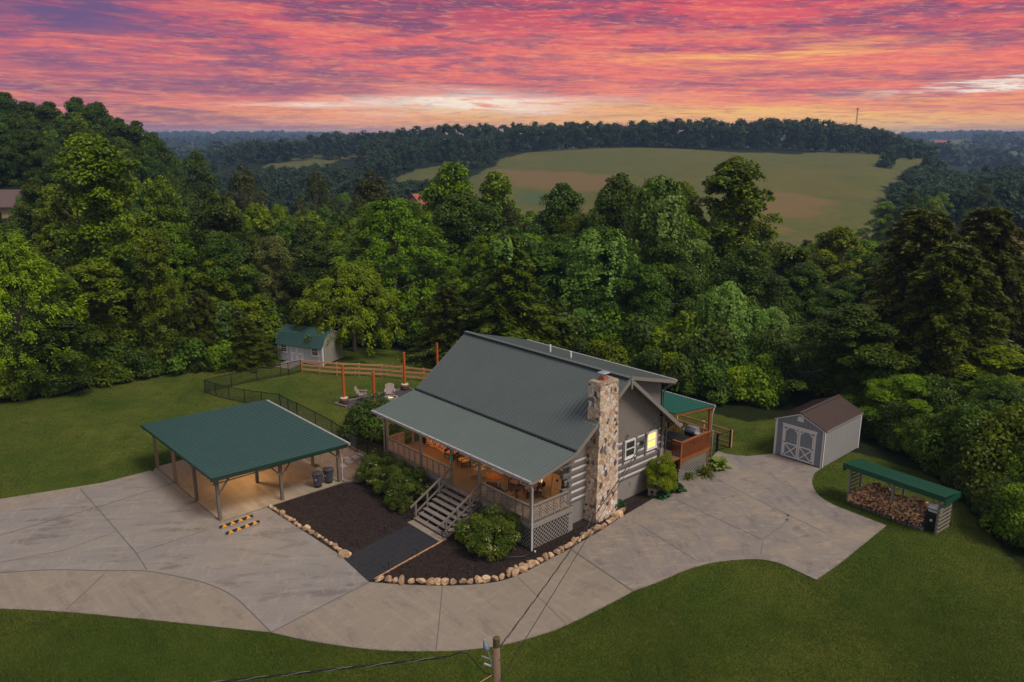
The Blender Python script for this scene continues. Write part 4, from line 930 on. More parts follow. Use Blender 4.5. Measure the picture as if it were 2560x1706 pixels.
for i in range(12): x = -22.9 + i * .86; bm_.extr([(ya, za - .06), (yb, zb - .06), (yb, zb - .19), (ya, za - .19)], 'x', x - .02, x + .02)
cpart('beam', bm_, 'carport_wood')
for y in (-10.15, -6.57, -2.93):
    for x in (-13.42, -16.6, -19.75, -22.8):
        cpart('post', MB().box(x - .08, x + .08, y - .08, y + .08, 0, cz(y) - .28), 'carport_wood')
br = MB()
for y, ss in ((-10.15, (1,)), (-6.57, (-1, 1)), (-2.93, (-1,))):
    for s_ in ss: br.beam((-13.3, y + s_ * .06, 1.62), (-13.3, y + s_ * .75, cz(y) - .22), .05, .09)
for x in (-13.42, -16.6, -19.75): br.beam((x - .06, -10.15, 1.7), (x - .7, -10.15, cz(-10.15) - .3), .05, .09)
cpart('brace', br, 'carport_wood')
g_ = gutter((-23.4 + 18.1, yb + .07 + 6.5, zb - .03), (-12.8 + 18.1, yb + .07 + 6.5, zb - .03), CP); pipe([(-13.3 + 18.1, yb + .05 + 6.5, 2.4), (-13.3 + 18.1, yb - .15 + 6.5, 2.2), (-13.3 + 18.1, yb - .25 + 6.5, .2), (-13.2 + 18.1, yb - .1 + 6.5, .1)], .04, 'gutter', CP)
lp = lamp(-17.3 + 18.1, -6.9 + 6.5, 2.42, 170, 'ceiling_lamp', CP, (1, .55, .22), .2)
lamp(-20.5 + 18.1, -5.0 + 6.5, 2.38, 75, 'ceiling_lamp', CP, (1, .55, .22), .2)
def bin_(x, y, rz, label):
    t = thing('trash_bin', label, 'bin', (x, y, DZ + .01), rz, None)
    MB().lathe((0, 0, 0), [(.22, .12), (.235, .14), (.285, .80), (.30, .80), (.31, .83)], 22).build('barrel', 'bin', t, smooth=False)
    MB().lathe((0, 0, 0), [(.32, .80), (.33, .86), (.22, .90), (.05, .92)], 22).build('lid', 'bin', t)
    d = MB().lathe((0, 0, 0), [(.23, .07), (.24, .11)], 16).build('dolly', 'black', t)
    for k in range(4): MB().tube([(.17 * math.cos(k * 1.57 + .8) - .02, .17 * math.sin(k * 1.57 + .8), .035), (.17 * math.cos(k * 1.57 + .8) + .02, .17 * math.sin(k * 1.57 + .8), .035)], .035, 10).build('wheel', 'rubber', d)
    for s_ in (-1, 1): MB().box(-.08, .08, s_ * .29 - .035, s_ * .29 + .035, .68, .80).build('handle', 'bin', t)
    a = R(-62); MB().hexa([(Vector((.272 * math.cos(a + q), .272 * math.sin(a + q), z)) * k_) for z in (.48, .57) for q, k_ in ((-.13, 1), (.13, 1), (.13, 1.03), (-.13, 1.03))]).build('sticker', 'bin_sticker', t)
    MB().hexa([Vector((.30 * math.cos(a + q - .25) * k_, .30 * math.sin(a + q - .25) * k_, z)) for z in (.70, .80) for q, k_ in ((-.15, 1), (.12, 1), (.12, 1.05), (-.15, 1.05))]).build('tag', 'orange', t)
    return t
bin_(-13.62, -4.22, R(10), 'round charcoal trash bin with lid under the carport, nearer the open floor'); bin_(-13.72, -3.45, R(-8), 'round charcoal trash bin beside the carport corner post')
def stopper(a, b, label):
    a = Vector((*a, DZ + .01)); b = Vector((*b, DZ + .01)); L = (b - a).length; rz = math.atan2(b.y - a.y, b.x - a.x)
    t = thing('wheel_stop', label, 'parking stop', (a + b) / 2, rz, 'parking stops in front of the carport')
    MB().extr([(-.075, 0), (.075, 0), (.05, .10), (-.05, .10)], 'x', -L / 2, L / 2).build('block', 'rubber', t)
    for q in (-.36, -.12, .12, .36):
        y = MB(); x = q * L
        y.hexa([(x - .16, -.0775, .005), (x + .16, -.0775, .005), (x + .16, .0775, .005), (x - .16, .0775, .005), (x - .06, -.0525, .1025), (x + .06, -.0525, .1025), (x + .06, .0525, .1025), (x - .06, .0525, .1025)]); y.build('reflector', 'yellow', t)
    MB().extr([(-.05, .01), (.05, .01), (.035, .08), (-.035, .08)], 'x', -L / 2 - .006, -L / 2 - .001).build('end_reflector', 'yellow', t)
stopper((-12.54, -10.57), (-12.63, -8.7), 'black and yellow rubber parking stop nearer the carport'); stopper((-11.68, -10.6), (-11.81, -8.72), 'black and yellow rubber parking stop farther from the carport')
for i, p in enumerate(((-13.0, -1.6), (-14.0, -1.15), (-14.6, -.9), (-15.0, -.45), (-15.8, -.3))[:0]): pass
q = C4((1840, 735), (1900, 700), (1955, 660), (2010, 630), (1880, 670))
for i, p in enumerate(q): tag(MB().box(p[0] - .3, p[0] + .3, p[1] - .2, p[1] + .2, .03, .06).build('stepping_slab', 'found'), 'grey slab in the stepping path across the gravel beside the carport', 'slab', 'stepping slabs across the gravel')
tag(MB().beam((-13.15, -2.75, .08), (-12.5, -1.9, .08), .14, .1).build('timber_block', 'wood_grey'), 'short weathered timber at the corner of the carport floor', 'timber')
tag(MB().tube([(-16.3, -3.0, .1), (-16.15, -2.85, .13), (-16.25, -2.7, .1), (-16.45, -2.8, .12), (-16.3, -3.0, .16)], .05, 6).build('coiled_rope', 'pole_top'), 'small mossy coil lying at the foot of the rear carport post', 'rope')

# ------------------------------------------------------------------ gambrel barn shed
def local(root_loc, rz):
    c_, s_ = math.cos(rz), math.sin(rz)
    return lambda x, y: (root_loc[0] + x * c_ - y * s_, root_loc[1] + x * s_ + y * c_)
bl = at(680 + 240 * .102, 800 + 1010 * .102); brr = at(680 + 1258 * .102, 800 + 1155 * .102)
brz = math.atan2(brr[1] - bl[1], brr[0] - bl[0]); bw = math.hypot(brr[0] - bl[0], brr[1] - bl[1]) + .35
BN = thing('barn_shed', 'small pale grey shed with dark green gambrel roof beyond the fenced back lawn', 'shed', (bl[0] - .35 * math.cos(brz), bl[1] - .35 * math.sin(brz), 0), brz)
H1, H2, H3, bd = 1.78, 2.72, 3.05, 3.0
prof = [(0, .12), (bd, .12), (bd, H1), (bd - .42, H2 - .12), (bd / 2, H3 - .06), (.42, H2 - .12), (0, H1)]
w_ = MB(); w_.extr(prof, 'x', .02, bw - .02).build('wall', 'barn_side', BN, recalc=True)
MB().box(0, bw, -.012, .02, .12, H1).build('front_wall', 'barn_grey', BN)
rf = MB(); e = [(-.22, H1 - .12), (.36, H2 - .04), (bd / 2, H3 + .06), (bd - .36, H2 - .04), (bd + .12, H1 - .08)]
for a, b in zip(e, e[1:]): rf.extr([a, b, (b[0], b[1] - .05), (a[0], a[1] - .05)], 'x', -.12, bw + .12)
for a, b in zip(e[:2], e[1:3]): ribs(rf, -.1, bw + .1, .3, a[0], a[1], b[0], b[1], .04, .02)
rfo = rf.build('roof', 'roof_dark', BN)
MB().box(-.02, .1, -.03, -.013, .12, H1).box(bw - .1, bw + .02, -.03, -.013, .12, H1).box(bw + .003, bw + .02, -.02, .1, .12, H1).build('corner_trim', 'shed_white', BN)
tr = MB()
for a, b in zip(e[:-1], e[1:]): tr.beam((bw + .05, a[0], a[1] - .11), (bw + .05, b[0], b[1] - .11), .03, .08)
tr.build('rake_trim', 'shed_white', BN)
def shed_window(x0, x1, z0, z1, parent):
    m_ = MB(); y = -.03
    for a, b, c_, d in ((x0 - .09, x1 + .09, z1, z1 + .08), (x0 - .12, x1 + .12, z0 - .11, z0), (x0 - .09, x0, z0, z1), (x1, x1 + .09, z0, z1)): m_.box(a, b, y - .03, y + .018, c_, d)
    zc = (z0 + z1) / 2; m_.box(x0, x1, y - .015, y, zc - .025, zc + .025); m_.box((x0 + x1) / 2 - .012, (x0 + x1) / 2 + .012, y - .01, y, z0, z1)
    for z in ((z0 + zc) / 2, (z1 + zc) / 2): m_.box(x0, x1, y - .01, y, z - .01, z + .01)
    w = m_.build('window', 'shed_white', parent); MB().box(x0, x1, y + .002, y + .01, z0, z1).build('pane', mat('pane_dark_red', (.05, .012, .01), .2) if 'pdr' not in M else M['pdr'], w)
M['pdr'] = mat('pane_dark', (.045, .014, .012), .15)
shed_window(.42, 1.02, .98, 1.66, BN); shed_window(bw - 1.1, bw - .5, .98, 1.66, BN)
for k in range(2):
    x = 1.5 + k * .68; dd = MB(); y = -.035
    dd.box(x, x + .66, y, y + .02, .16, 1.72); d_ = dd.build('door', 'barn_grey', BN); t2 = MB()
    for z0, z1 in ((.16, .92), (.92, 1.72)):
        t2.box(x, x + .08, y - .02, y - .001, z0, z1).box(x + .58, x + .66, y - .02, y - .001, z0, z1)
        t2.box(x + .08, x + .58, y - .018, y - .001, z0, z0 + .05).box(x + .08, x + .58, y - .018, y - .001, z1 - .05, z1)
        for sx, ax in ((x + .08, 1), (x + .58, -1)):
            for zz, az_ in ((z0 + .05, 1), (z1 - .05, -1)): t2.beam((sx + ax * .0, y - .009, zz + az_ * .1), (sx + ax * .1, y - .009, zz), .016, .05)
    t2.build('door_trim', 'shed_white', d_)
    MB().box(x + (.6 if k == 0 else .03), x + (.63 if k == 0 else .06), y - .04, y - .02, .9, .96).build('latch', 'black', d_)
MB().box(.05, bw - .05, .05, bd - .05, -.2, .12).build('skids', 'black', BN)
LB = local(BN.location, brz)
RP = thing('shed_ramp', 'weathered board ramp in front of the gambrel roofed shed', 'ramp', (*LB(1.9, -.9), 0), brz)
MB().hexa([(-.85, -1.0, .02), (.85, -1.0, .02), (.85, .85, .02), (-.85, .85, .02), (-.85, -1.0, .06), (.85, -1.0, .06), (.85, .85, .18), (-.85, .85, .18)]).build('boards', 'wood_grey', RP)

# ------------------------------------------------------------------ blue garden shed
BS = thing('garden_shed', 'blue-grey garden shed with brown metal roof and white double doors at the driveway end', 'shed', (1.70, 20.0, 0))
SW, SD, SH, SP = 3.22, 4.95, 2.50, 3.20
MB().extr([(.0, .06), (SW, .06), (SW, SH), (SW / 2, SP - .03), (0, SH)], 'y', .0, .05).build('front_wall', 'shed_blue', BS, recalc=True)
MB().extr([(.0, .06), (SW, .06), (SW, SH), (SW / 2, SP - .03), (0, SH)], 'y', .06, SD).build('side_wall', 'shed_blue_y', BS, recalc=True)
rf = MB()
for sx in (-1, 1):
    x0, x1 = (SW / 2, SW / 2 + sx * (SW / 2 + .1)); z1 = SP - (SW / 2 + .1) * (SP - SH) / (SW / 2) + .04
    rf.extr([(x0, SP + .05), (x1, z1 + .0), (x1, z1 - .05), (x0, SP)], 'y', -.12, SD + .08)
    for i in range(23): y = -.08 + i * .226; rf.beam((x0, y, SP + .06), (x1, y, z1 + .015), .03, .025)
rf.beam((SW / 2, -.12, SP + .075), (SW / 2, SD + .08, SP + .075), .2, .03); rf.build('roof', 'roof_brown', BS)
t2 = MB(); t2.box(-.03, .1, -.03, -.001, .04, SH).box(SW - .1, SW + .03, -.03, -.001, .04, SH).box(SW + .001, SW + .03, -.03, .1, .04, SH).box(SW + .001, SW + .03, SD - .1, SD + .02, .04, SH)
for sx in (-1, 1): t2.beam((SW / 2, -.1, SP - .03), (SW / 2 + sx * (SW / 2 + .09), -.1, SH - .06), .03, .09)
t2.box(SW + .001, SW + .1, .1, SD, SH - .08, SH - .0); t2.build('trim', 'shed_white', BS)
MB().box(SW / 2 - .2, SW / 2 + .2, -.03, -.002, 2.66, 2.92).extr([(SW / 2 - .2, 2.92), (SW / 2 + .2, 2.92), (SW / 2, 3.02)], 'y', -.03, -.002).build('gable_vent', 'shed_white', BS)
MB().box(.02, SW - .02, -.014, -.001, 2.40, 2.425).build('belt_seam', 'shed_blue', BS)
for k in range(2):
    x = .62 + k * 1.0; y = -.03; w = .97
    d_ = MB().box(x, x + w, y + .005, y + .028, .12, 2.16).build('door', 'shed_blue', BS); t2 = MB()
    t2.box(x, x + .09, y - .018, y + .004, .12, 2.16).box(x + w - .09, x + w, y - .018, y + .004, .12, 2.16)
    for z in (.12, .98, 2.07): t2.box(x + .09, x + w - .09, y - .016, y + .004, z, z + .09)
    t2.beam((x + .09, y - .004, .22), (x + w - .09, y - .004, .97), .016, .07); t2.beam((x + .09, y - .002, .97), (x + w - .09, y - .002, .22), .016, .07)
    for sx, ax in ((x + .09, 1), (x + w - .09, -1)): t2.beam((sx, y - .006, 1.85), (sx + ax * .2, y - .006, 2.07), .016, .07)
    t2.build('door_trim', 'shed_white', d_)
    hg = MB()
    for z in (.2, 1.05, 2.0): hg.box(x - .02 if k == 0 else x + w - .12, x + .12 if k == 0 else x + w + .02, y - .03, y - .019, z, z + .05)
    hg.build('hinge', 'black', d_)
MB().box(.5, .62, -.035, -.001, .1, 2.26).box(2.6, 2.72, -.035, -.001, .1, 2.26).box(.46, 2.76, -.04, -.001, 2.17, 2.29).build('door_frame', 'shed_white', BS)
MB().box(.1, SW - .1, .1, SD - .1, -.1, .06).build('skids', 'black', BS)

# ------------------------------------------------------------------ firewood shelter
fl = at(1880 + 893 * .2679, 960 + 1100 * .2679); fr = at(1880 + 1712 * .2679, 960 + 1410 * .2679)
frz = math.atan2(fr[1] - fl[1], fr[0] - fl[0]); FL_ = math.hypot(fr[0] - fl[0], fr[1] - fl[1]); FD = 1.22
WS = thing('firewood_shelter', 'open slatted firewood shelter with bright green metal roof on the right lawn', 'shelter', (*fl, 0), frz)
for x in (.0, FL_ / 2, FL_):
    for y, h in ((0, 2.02), (FD, 1.88)): MB().box(x - .055, x + .055, y - .055, y + .055, 0, h).build('post', 'trim', WS)
for x, nm in ((.0, 0), (FL_, 1)):
    for i in range(8): z = .12 + i * .225; MB().box(x - .02 + (.07 if nm else -.07), x + .02 + (.07 if nm else -.07), -.05, FD + .05, z, z + .09).build('side_slat', 'trim', WS)
for x in (FL_ / 2,):
    MB().beam((x - .05, 0, 1.6), (x - .45, 0, 1.98), .05, .08).beam((x + .05, 0, 1.6), (x + .45, 0, 1.98), .05, .08).build('brace', 'trim', WS)
rf = MB(); zf, zbk = 2.30, 2.12
rf.extr([(-.28, zf), (FD + .2, zbk), (FD + .2, zbk - .04), (-.28, zf - .04)], 'x', -.3, FL_ + .32); ribs(rf, -.27, FL_ + .29, .15, -.28, zf, FD + .2, zbk, .05, .02); r_ = rf.build('roof', 'roof_wood_shed', WS)
MB().box(-.34, FL_ + .36, -.31, -.285, zf - .26, zf + .02).box(-.34, -.305, -.28, FD + .22, zbk - .28, zbk + .0).box(FL_ + .325, FL_ + .36, -.28, FD + .22, zbk - .3, zbk + .0).build('valance', mat('valance_green', (.006, .07, .038), .5), r_)
MB().beam((-.05, 0, 1.97), (FL_ + .05, 0, 1.97), .08, .12).beam((-.05, FD, 1.85), (FL_ + .05, FD, 1.85), .08, .12).build('beam', 'trim', WS)
LW_ = local(fl, frz); rr = random.Random(5); mb = MB()
prof_h = lambda q: .35 + .92 * math.exp(-((q - .24) / .17) ** 2) + .55 * math.exp(-((q - .52) / .14) ** 2) + .82 * math.exp(-((q - .72) / .13) ** 2)
for i in range(3600):
    q = rr.uniform(.03, .83); y = rr.uniform(-.12, FD - .1); hh = prof_h(q) * (1 - .35 * abs(y / FD - .55)); z = .12 + rr.random() ** .6 * max(.12, hh - .1)
    if z < hh - .35 and .25 < y < FD - .3: continue
    x = q * FL_
    splitlog(mb, (x, y, z), (rr.gauss(0, 1), rr.gauss(0, .8), rr.gauss(0, .35)) if z > .45 or rr.random() < .5 else (rr.gauss(0, .15), 1, rr.gauss(0, .1)), rr.uniform(.26, .38), rr.uniform(.045, .08), rr)
o = mb.build('firewood_heap', ['wood_split', 'wood_split2', 'bark_log']); o.location = (*fl, 0); o.rotation_euler = (0, 0, frz)
tag(o, 'loose heap of split orange firewood under the green roofed shelter', 'firewood', kind='stuff')
for i, x in enumerate((.45, 1.3, 2.15, 3.0, 3.85)):
    p = thing('pallet', 'low wooden pallet under the firewood heap', 'pallet', (*LW_(x, -.12), 0), frz, 'pallets under the firewood')
    MB().box(-.38, .38, -.06, 1.0, .09, .115).box(-.38, .38, -.06, 1.0, 0, .02).build('boards', 'wood_grey', p)
    for q in (-.34, 0, .34): MB().box(q - .04, q + .04, -.05, 1.0, .02, .09).build('bearer', 'wood_grey', p)
cb = thing('wheeled_cart', 'black wheeled cart bin tucked at the right end of the firewood shelter', 'bin', (*LW_(FL_ - .42, .35), 0), frz + R(15))
MB().hexa([(-.24, -.26, .08), (.24, -.26, .08), (.24, .26, .08), (-.24, .26, .08), (-.3, -.33, .98), (.3, -.33, .98), (.3, .36, .98), (-.3, .36, .98)]).build('body', 'black', cb)
MB().hexa([(-.32, -.36, .98), (.32, -.36, .98), (.32, .38, .98), (-.32, .38, .98), (-.28, -.3, 1.05), (.28, -.3, 1.05), (.28, .34, 1.08), (-.28, .34, 1.08)]).build('lid', 'rubber', cb)
MB().box(-.06, .06, -.325, -.30, .62, .74).build('label', 'bin_sticker', cb)
for s_ in (-.24, .24): MB().tube([(s_ - .03, .28, .12), (s_ + .03, .28, .12)], .12, 14).build('wheel', 'rubber', cb)
pc = thing('pet_carrier', 'white and blue plastic pet carrier on top of the black cart bin', 'carrier', (*LW_(FL_ - .40, .35), 1.08), frz + R(5))
MB().extr([(-.2, 0), (.2, 0), (.24, .18), (.2, .36), (.1, .44), (-.1, .44), (-.2, .36), (-.24, .18)], 'x', -.2, .38).build('shell', 'white', pc)
MB().box(-.23, .4, -.25, .25, .15, .2).box(-.225, -.205, -.12, .12, .06, .34).build('band', mat('blue_plastic', (.02, .12, .30), .4), pc)

# ------------------------------------------------------------------ fences
def chain_fence(pts, h, label, lean=0):
    root = thing('chain_link_fence', label, 'fence', (*pts[0], 0)); ox, oy = pts[0]
    for p in pts: MB().tube([(p[0] - ox, p[1] - oy, 0), (p[0] - ox, p[1] - oy, h + .05)], .032, 6).build('post', 'black', root)
    rl = MB(); ms = MB()
    for a, b in zip(pts, pts[1:]):
        A_ = Vector((a[0] - ox, a[1] - oy, 0)); B_ = Vector((b[0] - ox, b[1] - oy, 0)); L = (B_ - A_).length; d = (B_ - A_) / L
        rl.beam(A_ + Vector((0, 0, h)), B_ + Vector((0, 0, h)), .04, .04); rl.beam(A_ + Vector((0, 0, .06)), B_ + Vector((0, 0, .06)), .012, .012)
        n = Vector((-d.y, d.x, 0)) * .0001
        for sgn in (1, -1):
            k = -h
            while k < L:
                k += .085
                u0, u1 = (k, k + h) if sgn > 0 else (k + h, k); v0, v1 = 0, h
                pts_ = []
                for t in (0, 1):
                    pass
                ua, ub = (k, k + h); a0, a1 = max(ua, 0), min(ub, L)
                if a1 <= a0: continue
                za_, zb_ = ((a0 - k), (a1 - k)) if sgn > 0 else (h - (a0 - k), h - (a1 - k))
                ms.beam(A_ + d * a0 + Vector((0, 0, za_)), A_ + d * a1 + Vector((0, 0, zb_)), .007, .007)
    rl.build('rail', 'black', root); ms.build('wire_mesh', 'black', root); return root
CF = [C5F(p)[0] for p in ((905, 548), (840, 558), (633, 597), (414, 645), (185, 700), (280, 730), (393, 760), (528, 788), (676, 808), (836, 828))]
chain_fence(CF, 1.06, 'black chain link fence around the left of the back lawn, behind the carport')
CF2 = [C4(p)[0] for p in ((1438, 290), (1603, 375), (1748, 455), (1972, 612), (2065, 645))] + [(-13.2, .75), (-12.9, 2.2)]
chain_fence(CF2, 1.05, 'black chain link fence running from the carport back corner toward the house')
gate = chain_fence([C5F((836, 828))[0], C5F((905, 868))[0], C5F((983, 905))[0]], 1.02, 'black chain link gate between the two fence runs behind the carport'); gate.name = 'chain_link_gate'; gate['category'] = 'gate'
gate = chain_fence([C5F((905, 548))[0], C5F((1012, 520))[0]], 1.06, 'black chain link gate beside the first cedar fence post at the ramp'); gate.name = 'chain_link_gate'; gate['category'] = 'gate'
def rail_fence(pts, h, label):
    root = thing('rail_fence', label, 'fence', (*pts[0], 0)); ox, oy = pts[0]
    for p in pts: MB().box(p[0] - ox - .06, p[0] - ox + .06, p[1] - oy - .06, p[1] - oy + .06, 0, h).build('post', 'pine', root)
    for a, b in zip(pts, pts[1:]):
        d = Vector((b[0] - a[0], b[1] - a[1], 0)).normalized(); n = Vector((d.y, -d.x, 0)) * .08
        for z in (h - .09, h * .60, h * .26): MB().beam(Vector((a[0] - ox, a[1] - oy, z)) + n, Vector((b[0] - ox, b[1] - oy, z)) + n, .035, .15).build('rail', 'pine', root)
    return root
RFp = [C5F(p)[0] for p in ((1020, 520), (1175, 535), (1325, 548), (1517, 555), (1713, 565), (1890, 582), (2075, 600), (2240, 622))]
rail_fence(RFp, 1.14, 'long three rail cedar fence behind the string light posts on the back lawn')
RF2 = [(-17, 18.95), (-14.5, 18.95), (-12, 18.95), (-9.5, 18.95), (-7, 18.95), (-5.2, 18.95), (-3.0, 18.95), (-.79, 18.88)]
rail_fence(RF2, 1.25, 'three rail cedar fence behind the rear deck beside the gate')
gt = thing('yard_gate', 'black framed wire gate between the deck and the cedar fence end post', 'gate', (-1.03, 17.66, 0))
MB().box(-.06, .06, -.06, .06, 0, 1.25).build('post', 'black', gt); MB().box(.2, .28, 1.08, 1.16, 0, 1.3).build('post', 'black', gt)
mb = MB(); mb.beam((0, 0, 1.15), (.24, 1.12, 1.2), .03, .03).beam((0, 0, .1), (.24, 1.12, .1), .03, .03)
mb.beam((0, -2.4, 1.15), (0, 0, 1.15), .03, .03)
for i in range(14): mb.beam((.017 * i, .08 * i, .1), (.017 * i, .08 * i, 1.17), .006, .006)
for i in range(28): mb.beam((0, -.085 * i, .05), (0, -.085 * i, 1.15), .006, .006)
mb.build('wire_panel', 'black', gt)

# ------------------------------------------------------------------ fire pit patio with string light posts
q = C5F((1305, 800), (1410, 830)); pb = [q[0], q[1], (-21.0, 5.2), (-20.6, 13.0), at(1010 + 60, 988), at(1010, 965), at(945, 985)]
slab('patio_pad', [pb[0], pb[1], (-21.2, 4.4), (-21.2, 10.5), C5F((2000, 690))[0], C5F((1930, 665))[0]], mat('patio_dark_gravel', (.045, .038, .042), .9, col2=(.085, .07, .075), vscale=16, bump=.8), z1=.03)
def edge(a, b, label):
    n = max(1, round(math.dist(a, b) / 2.2))
    mb = MB()
    for i in range(n):
        p0 = [a[k] + (b[k] - a[k]) * i / n for k in (0, 1)]; p1 = [a[k] + (b[k] - a[k]) * (i + .97) / n for k in (0, 1)]; mb.beam((*p0, .07), (*p1, .07), .14, .14)
    tag(mb.build('landscape_timber', 'wood_grey'), label, 'timber')
edge(pb[0], C5F((1930, 665))[0], 'weathered timber border along the lawn side of the dark patio'); edge(pb[0], pb[1], 'short weathered timber border at the near left end of the dark patio'); edge(C5F((1940, 665))[0], C5F((2020, 700))[0], 'short weathered timber border at the far right end of the dark patio')
def barrel_post(p, top, label, lab2):
    x, y = p
    b = thing('half_barrel', label, 'planter', (x, y, .02))
    MB().lathe((0, 0, 0), [(.30, 0), (.35, .2), (.345, .42), (.33, .46)], 20).build('staves', 'barrel', b)
    MB().lathe((0, 0, 0), [(.335, .08), (.34, .13)], 20).lathe((0, 0, .24), [(.358, 0), (.358, .05)], 20).build('hoop', 'black', b)
    MB().lathe((0, 0, .44), [(.31, 0), (.28, .05), (.05, .07)], 18).build('gravel_fill', 'gravel_white', b)
    tag(MB().box(x - .075, x + .075, y - .075, y + .075, .4, top).build('light_post', 'orange_post'), lab2, 'post')
PX = [C5F(p)[0] for p in ((1388, 795), (1657, 725), (1912, 675), (2175, 600))]; PT = [3.05, 1.9, 3.1, 2.4]
PX[1] = (PX[1][0], PX[1][1]); PT = [3.12, 1.75, 3.14, 1.85]
barrel_post(PX[0], 3.12, 'half barrel filled with pale gravel at the near left patio corner', 'tall orange cedar post standing in the near left half barrel')
barrel_post(PX[2], 3.14, 'half barrel filled with pale gravel at the far patio corner', 'tallest orange cedar post rising above the rail fence')
PX[1] = at(936.4, 1010); tag(MB().box(PX[1][0] - .075, PX[1][0] + .075, PX[1][1] - .075, PX[1][1] + .075, 0, 2.55).build('light_post', 'orange_post'), 'orange cedar post behind the round bush, middle of the patio', 'post')
PX[3] = at(1094, 935); tag(MB().box(PX[3][0] - .075, PX[3][0] + .075, PX[3][1] - .075, PX[3][1] + .075, 0, 2.75).build('light_post', 'orange_post'), 'orange cedar post half hidden behind the house roof edge', 'post')
def slights(a, b, sag, label):
    a = Vector(a); b = Vector(b); n = 10; pts = []
    for i in range(n + 1): t = i / n; pts.append(a + (b - a) * t - Vector((0, 0, sag * 4 * t * (1 - t))))
    s_ = thing('string_lights', label, 'lights', a); MB().tube([p - a for p in pts], .008, 4, cap=False).build('cable', 'wire', s_)
    bb = MB()
    for p in pts[1:-1]: bb.lathe(p - a + Vector((0, 0, -.1)), [(.010, -.02), (.02, 0), (.014, .03), (.010, .045)], 6)
    o = bb.build('bulb', 'string_bulb', s_); o['kind'] = 'stuff'
A0, A1, A2, A3 = (*PX[0], 3.05), (*PX[1], 2.5), (*PX[2], 3.05), (*PX[3], 2.7)
slights(A0, A1, .5, 'string of clear bulbs from the near barrel post to the middle post'); slights(A0, A2, .9, 'string of clear bulbs between the two barrel posts'); slights(A2, A3, .45, 'string of clear bulbs from the far barrel post to the post at the roof edge'); slights(A1, A3, .7, 'string of clear bulbs from the middle post to the post at the roof edge')
def adirondack(loc, rz, label):
    t = thing('adirondack_chair', label, 'chair', loc, rz, None)
    for i in range(7):
        x = -.27 + i * .09; h = 1.0 - .012 * (i - 3) ** 2
        MB().beam((x, .12, .30), (x * 1.15, .48, h + .02), .078, .02, up=(0, 1, 0)).build('back_slat', 'adiron', t)
    MB().hexa([(-.28, -.35, .36), (.28, -.35, .36), (.28, .15, .28), (-.28, .15, .28), (-.28, -.35, .39), (.28, -.35, .39), (.28, .15, .31), (-.28, .15, .31)]).build('seat', 'adiron', t)
    for sx in (-1, 1):
        MB().box(sx * .36 - .07, sx * .36 + .07, -.42, .32, .56, .585).build('armrest', 'adiron', t)
        MB().box(sx * .33 - .02, sx * .33 + .02, -.36, -.27, 0, .56).build('leg', 'adiron', t); MB().beam((sx * .31, -.3, .32), (sx * .31, .5, .04), .03, .1).build('leg', 'adiron', t)
cpos = C5F((1783, 740))[0]; adirondack((*cpos, .03), R(57), 'tan adirondack chair facing the fire pit, seen square on')
cpos = C5F((1535, 755))[0]; adirondack((*cpos, .03), R(137), 'tan adirondack chair seen from the side, half behind the round bush')
fpp = C5F((1790, 770))[0]; fp_ = thing('fire_pit', 'round fire pit ring with pale glowing stones on the patio', 'fire pit', (*fpp, .03))
for k in range(14):
    t = k * 2 * math.pi / 14; c_, s_ = math.cos(t), math.sin(t)
    o = MB().hexa([(r_ * math.cos(t + q), r_ * math.sin(t + q), z) for z in (0, .28) for q, r_ in ((-.21, .42), (-.21, .58), (.21, .58), (.21, .42))]).build('ring_block', 'found', fp_)
lg = MB(); rr = random.Random(9)
for i in range(22): a_ = rr.uniform(0, 6.3); r_ = rr.uniform(0, .3); lg.lathe((r_ * math.cos(a_), r_ * math.sin(a_), .2 + rr.uniform(0, .06)), [(.02, -.03), (.05, 0), (.02, .04)], 6)
lg.build('pale_stones', mat('lit_stones', (.7, .6, .4), .7, emit=(1, .75, .4), estr=.5), fp_)

# ------------------------------------------------------------------ bits in the beds
bx = thing('planter_box', 'small wooden box planter with round cut-outs beside the driveway bed', 'box', (.27, 9.44, .02), R(8))
MB().box(-.26, .26, -.26, .26, 0, .5).build('box_body', 'adiron', bx); MB().box(-.3, .3, -.3, .3, .5, .54).build('box_top', 'wood_grey', bx)
for f_ in ((0, -.265, .27), (.265, 0, .27)): MB().tube([Vector(f_) * 1, Vector((f_[0] * 1.03, f_[1] * 1.03, f_[2]))], .1, 12).build('cutout', 'black', bx)
for p, l in ((C7((688, 300))[0], 'black garden path light above the dark path, nearest the driveway'), (C7((850, 225))[0], 'black garden path light above the dark path, nearest the stairs'), (C7((1190, 262))[0], 'black garden path light at the foot of the stairs'), (C7((1042, 362))[0], 'black garden path light halfway along the lower path edge'), (C7((876, 440))[0], 'black garden path light at the lower end of the timber edging')):
    t = thing('path_light', l, 'light', (*p, .02)); MB().tube([(0, 0, 0), (0, 0, .38)], .014, 6).build('stake', 'black', t); MB().lathe((0, 0, .36), [(.03, 0), (.035, .08), (.085, .10), (.02, .14)], 10).build('hat', 'black', t)
sl = thing('spot_light', 'tiny ground spot light at the foot of the porch corner downspout', 'light', (.35, -.1, .02)); MB().lathe((0, 0, 0), [(.03, 0), (.05, .1)], 8).build('housing', 'white', sl)
dp = MB().tube([(.25, -.25, .05), (.3, -.5, .06), (.25, -.9, .06), (-.1, -1.3, .06), (-.2, -1.8, .06)], .055, 8); tag(dp.build('drain_hose', 'black', smooth=True), 'black corrugated drain hose snaking over mulch from the porch corner', 'hose')

